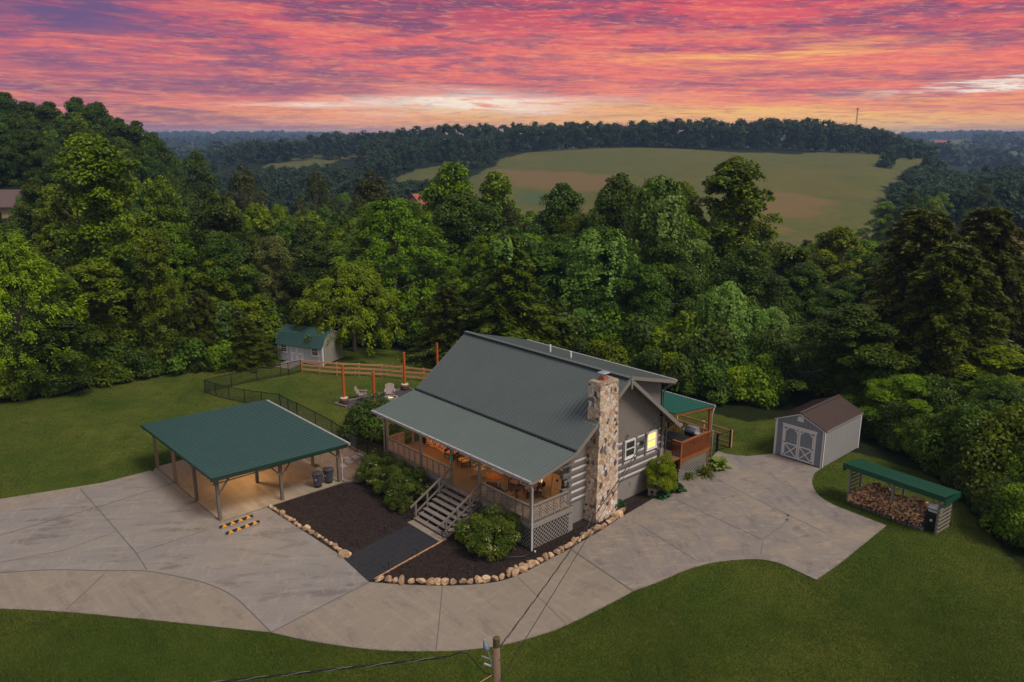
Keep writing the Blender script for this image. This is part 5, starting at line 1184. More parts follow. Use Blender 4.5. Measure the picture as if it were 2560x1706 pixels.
# ------------------------------------------------------------------ utility pole and lines
PZ = 6.8; pxy = at(1241, 1594, PZ)
UP = thing('utility_pole', 'weathered wooden utility pole with mossy top at the bottom of the picture', 'pole', (*pxy, 0))
MB().tube([(0.06, 0, 0), (.03, 0, 3.5), (0, 0, PZ - .28)], [.13, .108, .098], 20).build('shaft', 'pole', UP, smooth=True)
MB().tube([(0, 0, PZ - .28), (0, 0, PZ - .02), (0, 0, PZ)], [.098, .097, .085], 20).build('top', 'pole_top', UP)
lx, ly = cam2w(-1, 0); dl = Vector((lx - CAM[0], ly - CAM[1], 0)).normalized(); df = Vector((fwd[0] - CAM[0], fwd[1] - CAM[1], 0)).normalized()
arm = MB(); arm.tube([dl * .1 + Vector((0, 0, PZ - .95)), dl * .16 + Vector((0, 0, PZ - .68)), dl * .23 + Vector((0, 0, PZ - .45))], .022, 8).beam(dl * .1 + Vector((0, 0, PZ - .72)), dl * .40 + Vector((0, 0, PZ - .58)), .025, .035); la = arm.build('lamp_arm', 'metal', UP)
hc = dl * .25 + Vector((0, 0, PZ - .42)); tt = (dl * .25 + Vector((0, 0, 1))).normalized()
MB().tube([hc, hc + tt * .07, hc + tt * .19, hc + tt * .26, hc + tt * .29, hc + tt * .36, hc + tt * .38], [.05, .08, .075, .045, .035, .042, .03], 14).build('lamp_head', 'lampgrey', la, smooth=True)
MB().tube([dl * .1 + Vector((0, 0, PZ - 1.2)), dl * .35 + Vector((0, 0, PZ - 1.1)), dl * .6 + Vector((0, 0, PZ - .75)), dl * .8 + Vector((0, 0, PZ - .5)), dl * 1.0 + Vector((0, 0, PZ - .46)), dl * 1.3 + Vector((0, 0, PZ - .6))], .015, 6, cap=False).build('service_loop', 'wire', UP)
MB().tube([dl * .15 + Vector((0, 0, PZ - .9)), dl * .34 + Vector((0, 0, PZ - .82))], .03, 8).build('bracket', 'metal', UP)
def cable(a, b, sag, r, label, m='wire', twist=0, name='overhead_cable'):
    a = Vector(a); b = Vector(b); n = 60; mb = MB()
    pts = [a + (b - a) * (i / n) - Vector((0, 0, sag * 4 * (i / n) * (1 - i / n))) for i in range(n + 1)]
    if twist:
        L = (b - a).length; k = 0
        for ph in (0, 2.1, 4.2):
            pp_ = []
            for i in range(n * 3 + 1):
                t = i / (n * 3); p = a + (b - a) * t - Vector((0, 0, sag * 4 * t * (1 - t))); w = L * t * 2 * math.pi / 1.1 + ph
                d_ = (b - a).normalized(); s_ = d_.cross(Vector((0, 0, 1))); pp_.append(p + s_ * math.cos(w) * r * 1.5 + Vector((0, 0, math.sin(w) * r * 1.5)))
            mb.tube(pp_, r * (.9 if k < 2 else .6), 5, mi=0 if k < 2 else 1, cap=False); k += 1
        o = mb.build(name, [m, 'wire_al'])
    else: o = mb.tube(pts, r, 5, cap=False).build(name, m)
    return tag(o, label, 'cable')
mast = (X1 + .16, 10.62, 4.85); tp = Vector((*pxy, PZ))
cable(tp + Vector((.1, .05, -.25)), mast, .35, .011, 'twisted black service cable from the pole to the house mast', twist=1)
cable(at(1243, 1712, 6.0) + (6.0,), (X1 + .12, 10.55, 4.6), .12, .011, 'thin black straight line from the pole to the house mast')
lc = at(560, 1700, 6.1); le = Vector((*lc, 6.1)); ls = tp + dl * 1.3 + Vector((0, 0, -.6))
cable(ls, ls + (le - ls) * 3.2,   .05, .014, 'thick twisted cable running left from the pole across the lower lawn', twist=1)
g1 = Vector((*at(1310, 1730, 3.5), 3.5)); cable(tp + Vector((.14, 0, -.6)), g1, 0, .008, 'thin bare guy wire slanting right from the pole top', 'wire_al')
g2 = Vector((*at(1190, 1712, 5.8), 5.8)); cable(tp + Vector((-.1, 0, -1.2)), g2, 0, .010, 'yellow-brown guy wire slanting left below the lamp arm', 'pine')

# ------------------------------------------------------------------ foliage
def unit(a): return a / (np.linalg.norm(a, axis=-1, keepdims=True) + 1e-9)
def leaves(cent, nrm, tan, L, Wd, rng, bend=0.0):
    """diamond leaf cards (4 verts) at cent, facing nrm, long axis tan"""
    t = unit(tan - (tan * nrm).sum(-1, keepdims=True) * nrm); b = np.cross(nrm, t)
    L = np.asarray(L)[:, None]; Wd = np.asarray(Wd)[:, None]
    v = np.stack([cent - t * L / 2, cent + b * Wd / 2 + t * L * .08, cent + t * L / 2, cent - b * Wd / 2 + t * L * .08], 1)
    return v.reshape(-1, 3)
def rdir(n, rng): return unit(rng.normal(size=(n, 3)))
def crown_pts_clumps(cl, N, rng, flat=.75, up=-.35, shell=(.72, 1.05)):
    """cl: (k,4) clump centres+radius; returns positions, outward dirs, clump index"""
    w = cl[:, 3] ** 2; idx = rng.choice(len(cl), N, p=w / w.sum()); d = rdir(N * 1, rng)
    low = d[:, 2] < up; d[low, 2] *= -1
    r = cl[idx, 3] * rng.uniform(*shell, N); p = cl[idx, :3] + d * r[:, None] * np.array([1, 1, flat]); return p, d, idx
def limbs(mb, H, base, ends, rng, r0=.3, mi=0):
    mb.tube([(0, 0, -1.2), (.05, 0, H * .25), (-.05, .05, H * .5), (.02, 0, H * .85)], [r0, r0 * .85, r0 * .6, r0 * .15], 7, mi)
    for e in ends:
        z = max(base, min(H * .75, e[2] * .62)); a = np.array([0, 0, z]); m_ = (a + e) / 2 + np.array([0, 0, -.2]) + rng.normal(size=3) * .25
        mb.tube([tuple(a), tuple(m_), tuple(e)], [r0 * .36, r0 * .22, r0 * .07], 5, mi, cap=False)
PROTO = {}
def proto(key, name, v, tint, m, trunk_mb, R0, H0, bark='bark', extra=None, cname='crown'):
    f = np.arange(len(v)).reshape(-1, 4)
    root = thing(name, 'x', 'x')
    c = np_mesh(cname, v, f, [m], tint=tint, parent=root); kids = [c]
    if trunk_mb: kids.append(trunk_mb.build('trunk', bark, root))
    if extra is not None: kids.append(np_mesh('vines', extra[0], np.arange(len(extra[0])).reshape(-1, 4), ['lf_vine'], tint=extra[1], parent=root))
    PROTO[key] = (root, R0, H0, kids); KIDS[root.name] = kids
def broad(key, name, m, seed, H=15., Rr=5., base=1.2, N=40000, size=.27, ncl=75, env_p=.55, lump=1.0, dens_in=.18, vines=0, bark='bark', topw=.42, cr=(.8, 1.75)):
    rng = np.random.default_rng(seed); t = rng.random(ncl) ** .85
    zc = base + .5 + t * (H - base - 1.4)
    env = Rr * np.interp(t, [0, .12, .35, .6, .8, .92, 1], [.72, .88, 1, .9 if env_p > .6 else .82, .66 if env_p > .6 else .56, .42, .22])
    ang = rng.uniform(0, 2 * np.pi, ncl); lob = 1 + .16 * lump * np.sin(3 * ang + seed) + .1 * np.sin(5 * ang + 2 * seed + zc)
    rad = (rng.uniform(.0, 1.0, ncl) ** .4) * .82; rr_ = env * lob * rad
    cl = np.stack([rr_ * np.cos(ang), rr_ * np.sin(ang), zc, rng.uniform(*cr, ncl) * (1 - .35 * t)], 1)
    cl[0] = (.2, .1, H - .9, .8); cl[1] = (-.6, .5, H - 1.7, 1.0); cl[2] = (.7, -.5, H - 2.0, 1.1)
    nf = ncl // 3; tf = rng.random(nf); af = rng.uniform(0, 6.28, nf); rf_ = Rr * .38 * rng.random(nf) * (1.1 - tf * .7); cl = np.concatenate([cl, np.stack([rf_ * np.cos(af), rf_ * np.sin(af), base + 1 + tf * (H - base - 3), rng.uniform(.9, 1.6, nf) * (1 - .3 * tf)], 1)]); ncl = len(cl)
    # second-level clumps sitting on the first ones
    k2 = ncl * 3; j = rng.integers(0, ncl, k2); d2 = rdir(k2, rng); d2[:, 2] = np.abs(d2[:, 2]) * .8 - .15
    c2 = np.concatenate([cl[j, :3] + d2 * cl[j, 3:4] * .8, (cl[j, 3] * rng.uniform(.3, .55, k2))[:, None]], 1)
    allc = np.concatenate([cl, c2]); p, d, idx = crown_pts_clumps(allc, N, rng, .9)
    tone = rng.random(len(allc)); nrm = unit(d * .7 + np.array([0, 0, .55]) + rng.normal(size=(N, 3)) * .45)
    s_ = size * rng.uniform(.55, 1.25, N); v = leaves(p, nrm, rng.normal(size=(N, 3)), s_, s_ * .72, rng)
    tb = MB(); limbs(tb, H, base, cl[rng.choice(ncl, 12, replace=False), :3], rng, .06 * Rr)
    ex = None
    if vines:
        nv = 380; jj = rng.choice(ncl, nv); a = np.arctan2(cl[jj, 1], cl[jj, 0]) + rng.normal(size=nv) * .5; P_ = []; Nn = []
        for q in range(nv):
            c = cl[jj[q]]; L = rng.uniform(1.0, 5.0); n_ = int(L * 26); zz = c[2] + c[3] * .7 - rng.random(n_) * L; zz = np.maximum(zz, .4)
            ro = np.hypot(c[0], c[1]) + c[3] * .92; x = np.cos(a[q]) * ro + rng.normal(size=n_) * .22; y = np.sin(a[q]) * ro + rng.normal(size=n_) * .22
            P_.append(np.stack([x, y, zz], 1)); Nn.append(np.tile([np.cos(a[q]), np.sin(a[q]), .7], (n_, 1)))
        # draped caps on top of some clumps
        for q in rng.choice(ncl, vines):
            c = cl[q]; n_ = 420; dd = rdir(n_, rng); dd[:, 2] = np.abs(dd[:, 2]); P_.append(c[:3] + dd * c[3] * 1.12); Nn.append(dd)
        P_ = np.concatenate(P_); Nn = unit(np.concatenate(Nn) + rng.normal(size=P_.shape) * .35); n_ = len(P_); s2 = .27 * rng.uniform(.5, 1.3, n_)
        ex = (leaves(P_, Nn, np.tile([0, 0, -1.], (n_, 1)) + rng.normal(size=(n_, 3)) * .3, s2, s2 * .95, rng), rng.random(n_))
    proto(key, name, v, np.clip(tone[idx] * .7 + rng.random(N) * .4, 0, 1), m, tb, Rr * 1.08, H, bark, ex)
def feather(key, name, m, seed, H=14., Rr=6., N=20000, base=1.5):
    rng = np.random.default_rng(seed); ns = 420; t = rng.random(ns) ** .8; z = base + t * (H - base - .8); env = Rr * np.sqrt(np.clip(1 - (t * 1.0 - .12) ** 2 * 1.05, .02, 1)) * np.clip((1.03 - t) * 2.2, 0, 1) ** .5
    ang = rng.uniform(0, 6.283, ns); rad = rng.uniform(.25, 1, ns) ** .5; lob = 1 + .14 * np.sin(4 * ang + seed)
    o = np.stack([env * rad * lob * np.cos(ang), env * rad * lob * np.sin(ang), z], 1); out = np.stack([np.cos(ang), np.sin(ang), rng.uniform(-.1, .7, ns)], 1)
    k = N // ns; j = np.repeat(np.arange(ns), k); n_ = len(j); u = rng.random(n_); spread = rng.normal(size=(n_, 3)) * .35
    dirs = unit(out[j] + spread); L = .95; p = o[j] + dirs * (u * L)[:, None] + np.array([0, 0, -.35]) * (u ** 2)[:, None] + rng.normal(size=(n_, 3)) * .12
    nrm = unit(np.array([0, 0, 1.]) + out[j] * .35 + rng.normal(size=(n_, 3)) * .35); v = leaves(p, nrm, dirs + np.array([0, 0, -.35]), .36 * rng.uniform(.6, 1.2, n_), .12 * rng.uniform(.7, 1.3, n_), rng)
    tb = MB(); limbs(tb, H, base, o[rng.choice(ns, 16, replace=False)], rng, .28); tone = rng.random(ns)
    proto(key, name, v, np.clip(tone[j] * .6 + rng.random(n_) * .4, 0, 1), m, tb, Rr * 1.1, H, 'bark')
def conifer(key, name, m, seed, H=13., Rr=4.2, N=24000, droop=.35, taper=.85, top=.4, dense_=1.0, vcap=0):
    rng = np.random.default_rng(seed); P_ = []; D_ = []; T_ = []; tb = MB(); tb.tube([(0, 0, -1), (0, 0, H * .5), (0, 0, H * .97)], [.22, .14, .03], 6)
    nb = 150; per = N // nb
    for b in range(nb):
        t = (b + rng.random()) / nb; z = .6 + t * (H - 1.0); L = (Rr * (1 - t) ** taper + top) * rng.uniform(.72, 1.1); a = b * 2.399 + rng.normal() * .2
        dr = np.array([math.cos(a), math.sin(a), 0]); sd = np.array([-dr[1], dr[0], 0])
        n_ = max(20, int(per * (.35 + 1.3 * L / (Rr + top)))); u = rng.random(n_) ** .75; wid = .42 * L * (1 - u) ** .7 * (u + .25) ** .3
        s_ = rng.uniform(-1, 1, n_) * wid
        p = dr * (u * L)[:, None] + sd * s_[:, None] + np.array([0, 0, 1.]) * (z + .25 * u * L * .6 - droop * L * u ** 2 - .25 * np.abs(s_) + rng.normal(size=n_) * .07 - rng.random(n_) ** 2 * .3)[:, None]
        P_.append(p); T_.append(unit(dr * 1.0 + sd * np.sign(s_)[:, None] * .8 + np.array([0, 0, -.5]) + rng.normal(size=(n_, 3)) * .25)); D_.append(np.full(n_, rng.random()))
        if b % 4 == 0: tb.tube([(0, 0, z), tuple(dr * L * .8 + np.array([0, 0, z + .1 * L - droop * L * .6]))], [.04, .012], 4, cap=False)
    P_ = np.concatenate(P_); T_ = np.concatenate(T_); D_ = np.concatenate(D_); n_ = len(P_)
    nrm = unit(np.array([0, 0, 1.]) + rng.normal(size=(n_, 3)) * .45); v = leaves(P_, nrm, T_, .40 * rng.uniform(.6, 1.2, n_), .13 * rng.uniform(.7, 1.3, n_), rng)
    ex = None
    if vcap:
        dd = rdir(900, rng); dd[:, 2] = np.abs(dd[:, 2]); q = np.array([-.2, -.3, H - 1.6]) + dd * np.array([.85, .85, 1.0]) * (1 + .25 * np.sin(dd[:, :1] * 5 + dd[:, 1:2] * 7)); q[:, 2] -= (rng.random(900) ** 3) * 2.2; s2 = .24 * rng.uniform(.5, 1.2, 900)
        ex = (leaves(q, unit(dd + rng.normal(size=dd.shape) * .3), rng.normal(size=dd.shape), s2, s2, rng), rng.random(900))
    proto(key, name, v, np.clip(D_ * .6 + rng.random(n_) * .4, 0, 1), m, tb, Rr + top, H, 'bark', ex)
def bushp(key, name, m, seed, Rr=2.2, H=2.8, N=9000, size=.22, flower=0, cname='foliage', asp=.7, cr=(.5, .9), fm='flower', ncl=26):
    rng = np.random.default_rng(seed); d = rdir(ncl, rng); d[:, 2] = np.abs(d[:, 2]); c = d * np.array([Rr * .62, Rr * .62, H * .62]) * rng.uniform(.45, 1.12, ncl)[:, None]
    cl = np.concatenate([c + np.array([0, 0, H * .12]), (rng.uniform(*cr, ncl) * Rr / 2.2)[:, None]], 1)
    p, dd, idx = crown_pts_clumps(cl, N, rng, .8, -.6); p[:, 2] = np.maximum(p[:, 2], .03); n_ = N
    nrm = unit(dd * .7 + np.array([0, 0, .5]) + rng.normal(size=(n_, 3)) * .5); s_ = size * rng.uniform(.55, 1.25, n_); v = leaves(p, nrm, rng.normal(size=(n_, 3)), s_, s_ * asp, rng)
    tb = MB()
    for k in range(5): e = cl[k, :3] * .8; tb.tube([(0, 0, -.2), tuple(e)], [.05 * Rr / 2, .012], 5)
    tone = rng.random(ncl); root = thing(name, 'x', 'x'); kids = [np_mesh(cname, v, np.arange(len(v)).reshape(-1, 4), [m], tint=np.clip(tone[idx] * .6 + rng.random(n_) * .4, 0, 1), parent=root), tb.build('stem', 'bark', root)]
    if flower:
        fc = cl[rng.choice(ncl, flower), :3] + rdir(flower, rng) * np.array([1, 1, .8]) * .65 * Rr / 2.2; fc[:, 2] = np.maximum(fc[:, 2], H * .35); q = np.repeat(fc, 16, 0) + rng.normal(size=(flower * 16, 3)) * np.array([.06, .06, .04])
        kids.append(np_mesh('blossoms', leaves(q, rdir(len(q), rng), rdir(len(q), rng), np.full(len(q), .035), np.full(len(q), .03), rng), np.arange(len(q) * 4).reshape(-1, 4), [fm], parent=root))
    PROTO[key] = (root, Rr, H, kids); KIDS[root.name] = kids
broad('oakA', 'broadleaf_tree', 'lf_mid', 1); broad('oakB', 'broadleaf_tree', 'lf_dark', 2, env_p=.7, ncl=60, cr=(1.0, 2.0)); broad('oakC', 'broadleaf_tree', 'lf_dark', 3, lump=1.5)
broad('oakD', 'broadleaf_tree', 'lf_bright', 4); broad('poplar', 'tulip_tree', 'lf_mid', 5, ncl=150, lump=1.2, N=56000, size=.25, cr=(.5, 1.15)); broad('greyT', 'broadleaf_tree', 'lf_grey', 6, ncl=60, size=.23)
broad('vineA', 'vine_covered_tree', 'lf_dark', 7, vines=26, N=30000, base=.4, size=.26); broad('vineB', 'vine_covered_tree', 'lf_vine', 8, H=9, Rr=5, base=.1, ncl=70, N=36000, size=.25, vines=8, env_p=.7, lump=.7)
broad('oakE', 'broadleaf_tree', 'lf_mid', 9, ncl=100, lump=1.8, cr=(.6, 1.3)); broad('oakF', 'broadleaf_tree', 'lf_bright', 10, ncl=80, lump=1.4, cr=(.7, 1.4))
broad('nearA', 'broadleaf_tree', 'lf_mid', 61, H=10, Rr=5, base=.2, N=80000, size=.16, ncl=110, cr=(.6, 1.3), lump=1.5); broad('nearB', 'broadleaf_tree', 'lf_dark', 62, H=10, Rr=5, base=.2, N=80000, size=.15, ncl=130, cr=(.5, 1.1), lump=1.3)
feather('lacyA', 'locust_tree', 'lf_bright', 11, N=34000); feather('lacyB', 'locust_tree', 'lf_mid', 12, N=38000); feather('lacyC', 'locust_tree', 'lf_bright', 13, H=9, Rr=6, N=34000)
conifer('hemA', 'hemlock_tree', 'lf_conifer', 21, vcap=1, N=34000); conifer('hemB', 'cedar_tree', 'lf_olive', 22, Rr=3.6, droop=.5, top=1.0, taper=.6, N=40000); conifer('hemC', 'cedar_tree', 'lf_conifer', 23, Rr=3.8, droop=.3, top=.7)
broad('pineA', 'pine_tree', 'lf_pine', 24, N=12000, ncl=34, base=6, size=.26, lump=1.8, cr=(.8, 1.5), bark='bark_pale', env_p=.8)
bushp('bushA', 'bush', 'lf_mid', 31); bushp('bushB', 'bush', 'lf_bright', 32); bushp('bushC', 'bush', 'lf_dark', 33); bushp('bushD', 'bush', 'lf_mid', 34, N=22000, size=.125, cr=(.35, .7), ncl=50); bushp('bushE', 'bush', 'lf_dark', 35, N=22000, size=.12, cr=(.35, .7), ncl=50)
def put(key, loc, sx, sz, rz, label, cat='tree', group=None):
    root, R0, H0, kids = PROTO[key]
    if not root.get('used'):
        root['used'] = 1; r = root; r.location = loc; r.rotation_euler = (0, 0, rz); r.scale = (sx, sx, sz)
        tag(r, label, cat, group); return r
    r = root.copy(); COL.objects.link(r); r.location = loc; r.rotation_euler = (0, 0, rz); r.scale = (sx, sx, sz)
    for kd in kids:
        c = kd.copy(); COL.objects.link(c); c.parent = r
    if 'group' in r: del r['group']
    return tag(r, label, cat, group)
def tree_px(key, px, pt, wpx, D, label, rz=None, cat='tree', group=None, gz=None, sx=None):
    x, y = place(px, D, 5); g_ = tz(x, y) if gz is None else gz; x, y = place(px, D, (ztop(pt, D) + g_) / 2); h = ztop(pt, D) - g_
    dep = D * math.cos(TH) - (5 - HCAM) * math.sin(TH); root, R0, H0, k = PROTO[key]; w = wpx / F_PX * dep / 2
    return put(key, (x, y, g_ - .1), w / R0, h / H0, random.uniform(0, 6.28) if rz is None else rz, label, cat, group)
KEYT = [
 ('lacyA', 40, 565, 330, 61, 'bright yellow-green feathery tree at the left edge of the lawn'),
 ('poplar', 265, 322, 400, 72, 'tallest big leafy tree on the left with lumpy bright green crown'),
 ('oakE', 420, 430, 210, 84, 'leafy green tree close behind the right shoulder of the tallest left tree'),
 ('oakB', 560, 480, 260, 82, 'round dark green tree between the tallest left tree and the pale grey-green one'),
 ('greyT', 690, 585, 170, 77, 'narrow pale grey-green tree above the gambrel roofed shed'),
 ('hemB', 505, 715, 165, 68, 'olive-brown drooping cedar at the lawn edge left of the gambrel shed'),
 ('hemC', 615, 790, 210, 69, 'low spreading dark cedar just left of the gambrel roofed shed'),
 ('lacyB', 985, 478, 360, 80, 'large rounded light olive-green tree behind the rail fence'),
 ('lacyC', 880, 640, 290, 73, 'bright green bushy tree overhanging the right end of the gambrel shed'),
 ('oakD', 560, 620, 230, 74, 'yellow-green tree with hanging branches above the olive-brown cedar'),
 ('oakA', 1130, 395, 270, 97, 'tall green tree with two tops, left one, behind the middle of the wood'),
 ('oakE', 1240, 420, 240, 99, 'tall green tree with ragged crown just right of the double topped pair'),
 ('oakC', 1160, 470, 320, 90, 'broad grey-green tree in front of the double topped pair'),
 ('hemA', 1275, 575, 390, 68, 'dark layered hemlock with a pale vine cap behind the house ridge'),
 ('hemC', 1120, 700, 240, 70, 'dark green conifer between the light olive tree and the vine capped hemlock'),
 ('oakB', 1410, 450, 230, 90, 'rounded dark tree left of the tall vine draped trees'),
 ('oakC', 1545, 425, 250, 84, 'tall dark tree between the double vine draped trees and the meadow'),
 ('oakE', 1700, 445, 230, 90, 'bushy green tree between the tallest vine draped tree and the open crowned one'),
 ('vineA', 1500, 560, 290, 73, 'tree wrapped in hanging bright vines right behind the roof vents'),
 ('vineA', 1640, 430, 270, 77, 'tall tree hung with pale green vine curtains, right of the vents'),
 ('poplar', 1835, 380, 370, 86, 'tall open crowned tree standing against the meadow hillside'),
 ('vineB', 1810, 700, 250, 65, 'smooth dome of pale green kudzu vine behind the deck'),
 ('vineB', 1925, 765, 210, 66, 'lower right lobe of the kudzu covered mound near the blue shed'),
 ('hemB', 1985, 610, 260, 84, 'dark brownish conifer behind the kudzu mound'),
 ('oakF', 2090, 560, 260, 92, 'green rounded tree below the brown field patch'),
 ('hemB', 2290, 505, 430, 62, 'massive drooping brown-green cypress on the right, left peak'),
 ('hemB', 2450, 500, 390, 65, 'massive drooping brown-green cypress on the right, right peak'),
 ('nearA', 2150, 800, 300, 60, 'bright green leafy tree whose boughs hang over the brown shed roof'),
 ('nearA', 2260, 930, 340, 51, 'green tree behind the firewood shelter roof'),
 ('hemB', 2370, 590, 440, 56, 'dark drooping cypress below and between the two tallest right peaks'),
 ('nearA', 2400, 1010, 260, 45, 'low leafy tree directly behind the right end of the firewood shelter'),
 ('oakD', 2545, 640, 260, 66, 'green tree at the right edge beneath the brown field'),
 ('nearB', 2500, 930, 360, 47, 'large green leafy mass at the right edge above the shelter'),
 ('pineA', 935, 418, 190, 112, 'dark spreading pine with visible limbs left of the double topped pair'),
 ('pineA', 1275, 500, 150, 92, 'thin pine beside the rounded dark tree'),
 ('oakB', 500, 372, 150, 140, 'dark tree on the left whose top nears the misty valley'),
 ('pineA', 620, 402, 140, 135, 'flat topped pine in front of the left valley meadow'),
 ('pineA', 800, 415, 120, 140, 'bare limbed brownish pine near the left valley meadow'),
 ('poplar', 395, 560, 210, 66, 'lumpy green tree filling the gap below the tallest left tree'),
 ('oakE', 250, 640, 340, 65, 'dense green lower crown at the front of the tallest left tree'),
 ('oakC', 150, 770, 280, 61, 'dark green tree low at the left lawn corner'),
]
for k_, px, pt, w, D, lab in KEYT: tree_px(k_, px, pt, w, D, lab)
# left hill
rr = random.Random(21)
sil = np.interp
for i in range(64):
    px = rr.uniform(-160, 440); D = rr.uniform(112, 200); q = (D - 112) / 88
    top = float(np.interp(px, [-160, 0, 60, 110, 190, 250, 290, 350, 400, 440], [215, 224, 232, 262, 236, 245, 288, 296, 325, 350])) + (1 - q) * 130 * rr.uniform(.6, 1.2) + rr.uniform(0, 25)
    x, y = place(px, D, 10); g_ = tz(x, y); h = ztop(top, D) - g_
    if h < 6: continue
    tree_px(rr.choice(['oakB', 'oakC', 'oakE', 'oakB', 'hemC']), px, max(top, 222), rr.uniform(110, 170), D, 'dark leafy tree on the hillside behind the tallest left tree', group='trees on the left hillside')
# skyline of the left hill
for px, top in ((20, 226), (75, 250), (130, 250), (200, 238), (255, 250), (310, 290), (350, 297), (395, 325), (-60, 230)):
    tree_px('oakC' if px % 2 else 'oakB', px, top, 135, 178 if px < 280 else 160, 'dark tree whose top outlines the left hill against the sky', group='skyline trees on the left hill')
# the wood between the lawn and the valley
lim = lambda px, D: float(np.interp(px, [-100, 150, 420, 600, 750, 900, 1000, 1200, 1330, 1450, 1700, 1850, 1950, 2100, 2200, 2450, 2650], [560, 420, 450, 470, 500, 500, 470, 480, 500, 490, 480, 500, 600, 590, 600, 640, 690])) + max(0, (95 - D)) * 3.5 - max(0, D - 95) * .8
zones = [(-200, 420, 'left'), (420, 800, 'leftmid'), (800, 1300, 'mid'), (1300, 1900, 'rightmid'), (1900, 2750, 'right')]
zl = {'left': 'green tree in the dense wood at the far left of the lawn', 'leftmid': 'green tree in the dense wood above the gambrel roofed shed', 'mid': 'green tree in the dense wood behind the light olive-green tree', 'rightmid': 'green tree in the dense wood behind the vine draped trees', 'right': 'green tree in the dense wood behind the blue shed'}
def lawn_edge(px): return float(np.interp(px, [-400, 0, 300, 550, 720, 900, 1180, 1560, 1800, 1990, 2100, 2200, 2400, 2560, 2800], [55, 58, 63, 67, 71, 72, 71, 64, 58, 57, 52, 50, 42, 36, 33]))
for i in range(150):
    px = rr.uniform(-200, 2750); lo_ = lawn_edge(px) + 5; D = rr.uniform(lo_, 128)
    top = lim(px, D) + rr.uniform(0, 90); x, y = place(px, D, 0); g_ = tz(x, y); h = ztop(top, D) - g_
    h = min(max(h, 5.5), 19); z = next(b for a, c_, b in zones if a <= px <= c_ + .1)
    key = rr.choice(['oakA', 'oakB', 'oakC', 'oakE', 'oakF', 'oakB', 'lacyB', 'hemC', 'oakC']); root, R0, H0, kk = PROTO[key]
    wr = rr.uniform(3.6, 5.6)
    put(key, (x, y, g_ - .1), wr / R0, h / H0, rr.uniform(0, 6.3), zl[z], 'tree', 'woodland trees ' + z)
for i in range(70):     # farther down the valley
    px = rr.uniform(380, 2500); D = rr.uniform(128, 235)
    base_lim = float(np.interp(px, [380, 600, 760, 900, 1000, 1200, 1350, 1500, 1800, 1900, 2100, 2200, 2500], [395, 412, 440, 455, 470, 500, 520, 530, 560, 575, 585, 470, 430])) + rr.uniform(0, 40)
    x, y = place(px, D, -8); g_ = tz(x, y); h = min(ztop(base_lim, D) - g_, 17)
    if h < 4: continue
    key = rr.choice(['oakB', 'oakC', 'oakE', 'oakA', 'hemC']); root, R0, H0, kk = PROTO[key]
    put(key, (x, y, g_ - .1), rr.uniform(4.5, 6.5) / R0, h / H0, rr.uniform(0, 6.3), 'dark green tree far down the valley beyond the near wood', 'tree', 'trees down the valley')
# undergrowth along the edge of the lawn
i = 0; px = -250
while px < 2760:
    px += rr.uniform(20, 42) * (1.25 if px > 2000 else 1)
    for row in range(2):
        D = lawn_edge(px) + .8 + row * 2.6 + rr.uniform(-.4, .8)
        if 640 < px < 870: D += 5
        if 860 < px < 1250: D += 3
        if 1925 < px < 2140: D += 7
        if 2130 < px < 2400: D += 1.5
        x, y = place(px + rr.uniform(-10, 10), D, 1); key = rr.choice(['bushA', 'bushB', 'bushC', 'bushC'] if px < 1900 else ['bushD', 'bushE', 'bushE']); s_ = rr.uniform(.75, 1.35) * (1 + .5 * row)
        side = 'left of the gambrel shed' if px < 700 else 'between the gambrel shed and the deck' if px < 1800 else 'behind the blue shed and firewood shelter'
        put(key, (x, y, 0), s_ * .9, s_ * 1.1, rr.uniform(0, 6.3), 'leafy undergrowth bush at the foot of the wood, ' + side, 'bush', 'undergrowth ' + side)
# garden shrubs
bushp('boxw', 'round_bush', 'lf_dark', 41, Rr=1.5, H=2.4, N=15000, size=.11, cr=(.7, 1.0)); x, y = at(918, 1075); put('boxw', (-17.75, 2.2, 0), 1.55, 1.42, 0, 'large round dark green bush beside the left end of the porch', 'bush')
bushp('abelA', 'flowering_shrub', 'lf_shrub', 42, Rr=1.4, H=1.9, N=20000, size=.095, flower=26, asp=.36, cr=(.22, .5), ncl=75)
put('abelA', (-12.0, -1.1, 0), 1.2, 1.2, 1, 'blue-green rounded shrub nearest the gravel in front of the porch', 'shrub')
put('abelA', (-10.5, -1.1, 0), 1.3, 1.2, 2.2, 'flowering shrub left of the stairs, its middle and tallest clump', 'shrub')
put('abelA', (-8.75, -1.35, 0), 1.32, 1.25, 4, 'flowering shrub immediately left of the porch stairs', 'shrub')
put('abelA', (-8.0, -2.3, 0), .65, .6, 5, 'low green shrub in the mulch just below the flowering ones', 'shrub')
bushp('abelB', 'flowering_shrub', 'lf_shrub', 43, Rr=1.5, H=1.7, N=20000, size=.10, flower=40, asp=.36, cr=(.22, .5), ncl=80); put('abelB', (-1.55, -1.25, 0), 1.55, 1.4, .5, 'bright flowering shrub between the stairs and the porch corner post', 'shrub')
put('bushB', (-3.0, -1.75, 0), .34, .42, 1, 'small yellow-green shrub right of the stairs in front of the flowering one', 'shrub')
bushp('jmaple', 'laceleaf_maple', 'lf_gold', 44, Rr=1.45, H=2.2, N=24000, size=.10, asp=.32, cr=(.3, .5), ncl=60); put('jmaple', (.5, 9.75, .25), .95, 1.25, .3, 'golden green mounded maple against the side wall by the lit window', 'shrub')
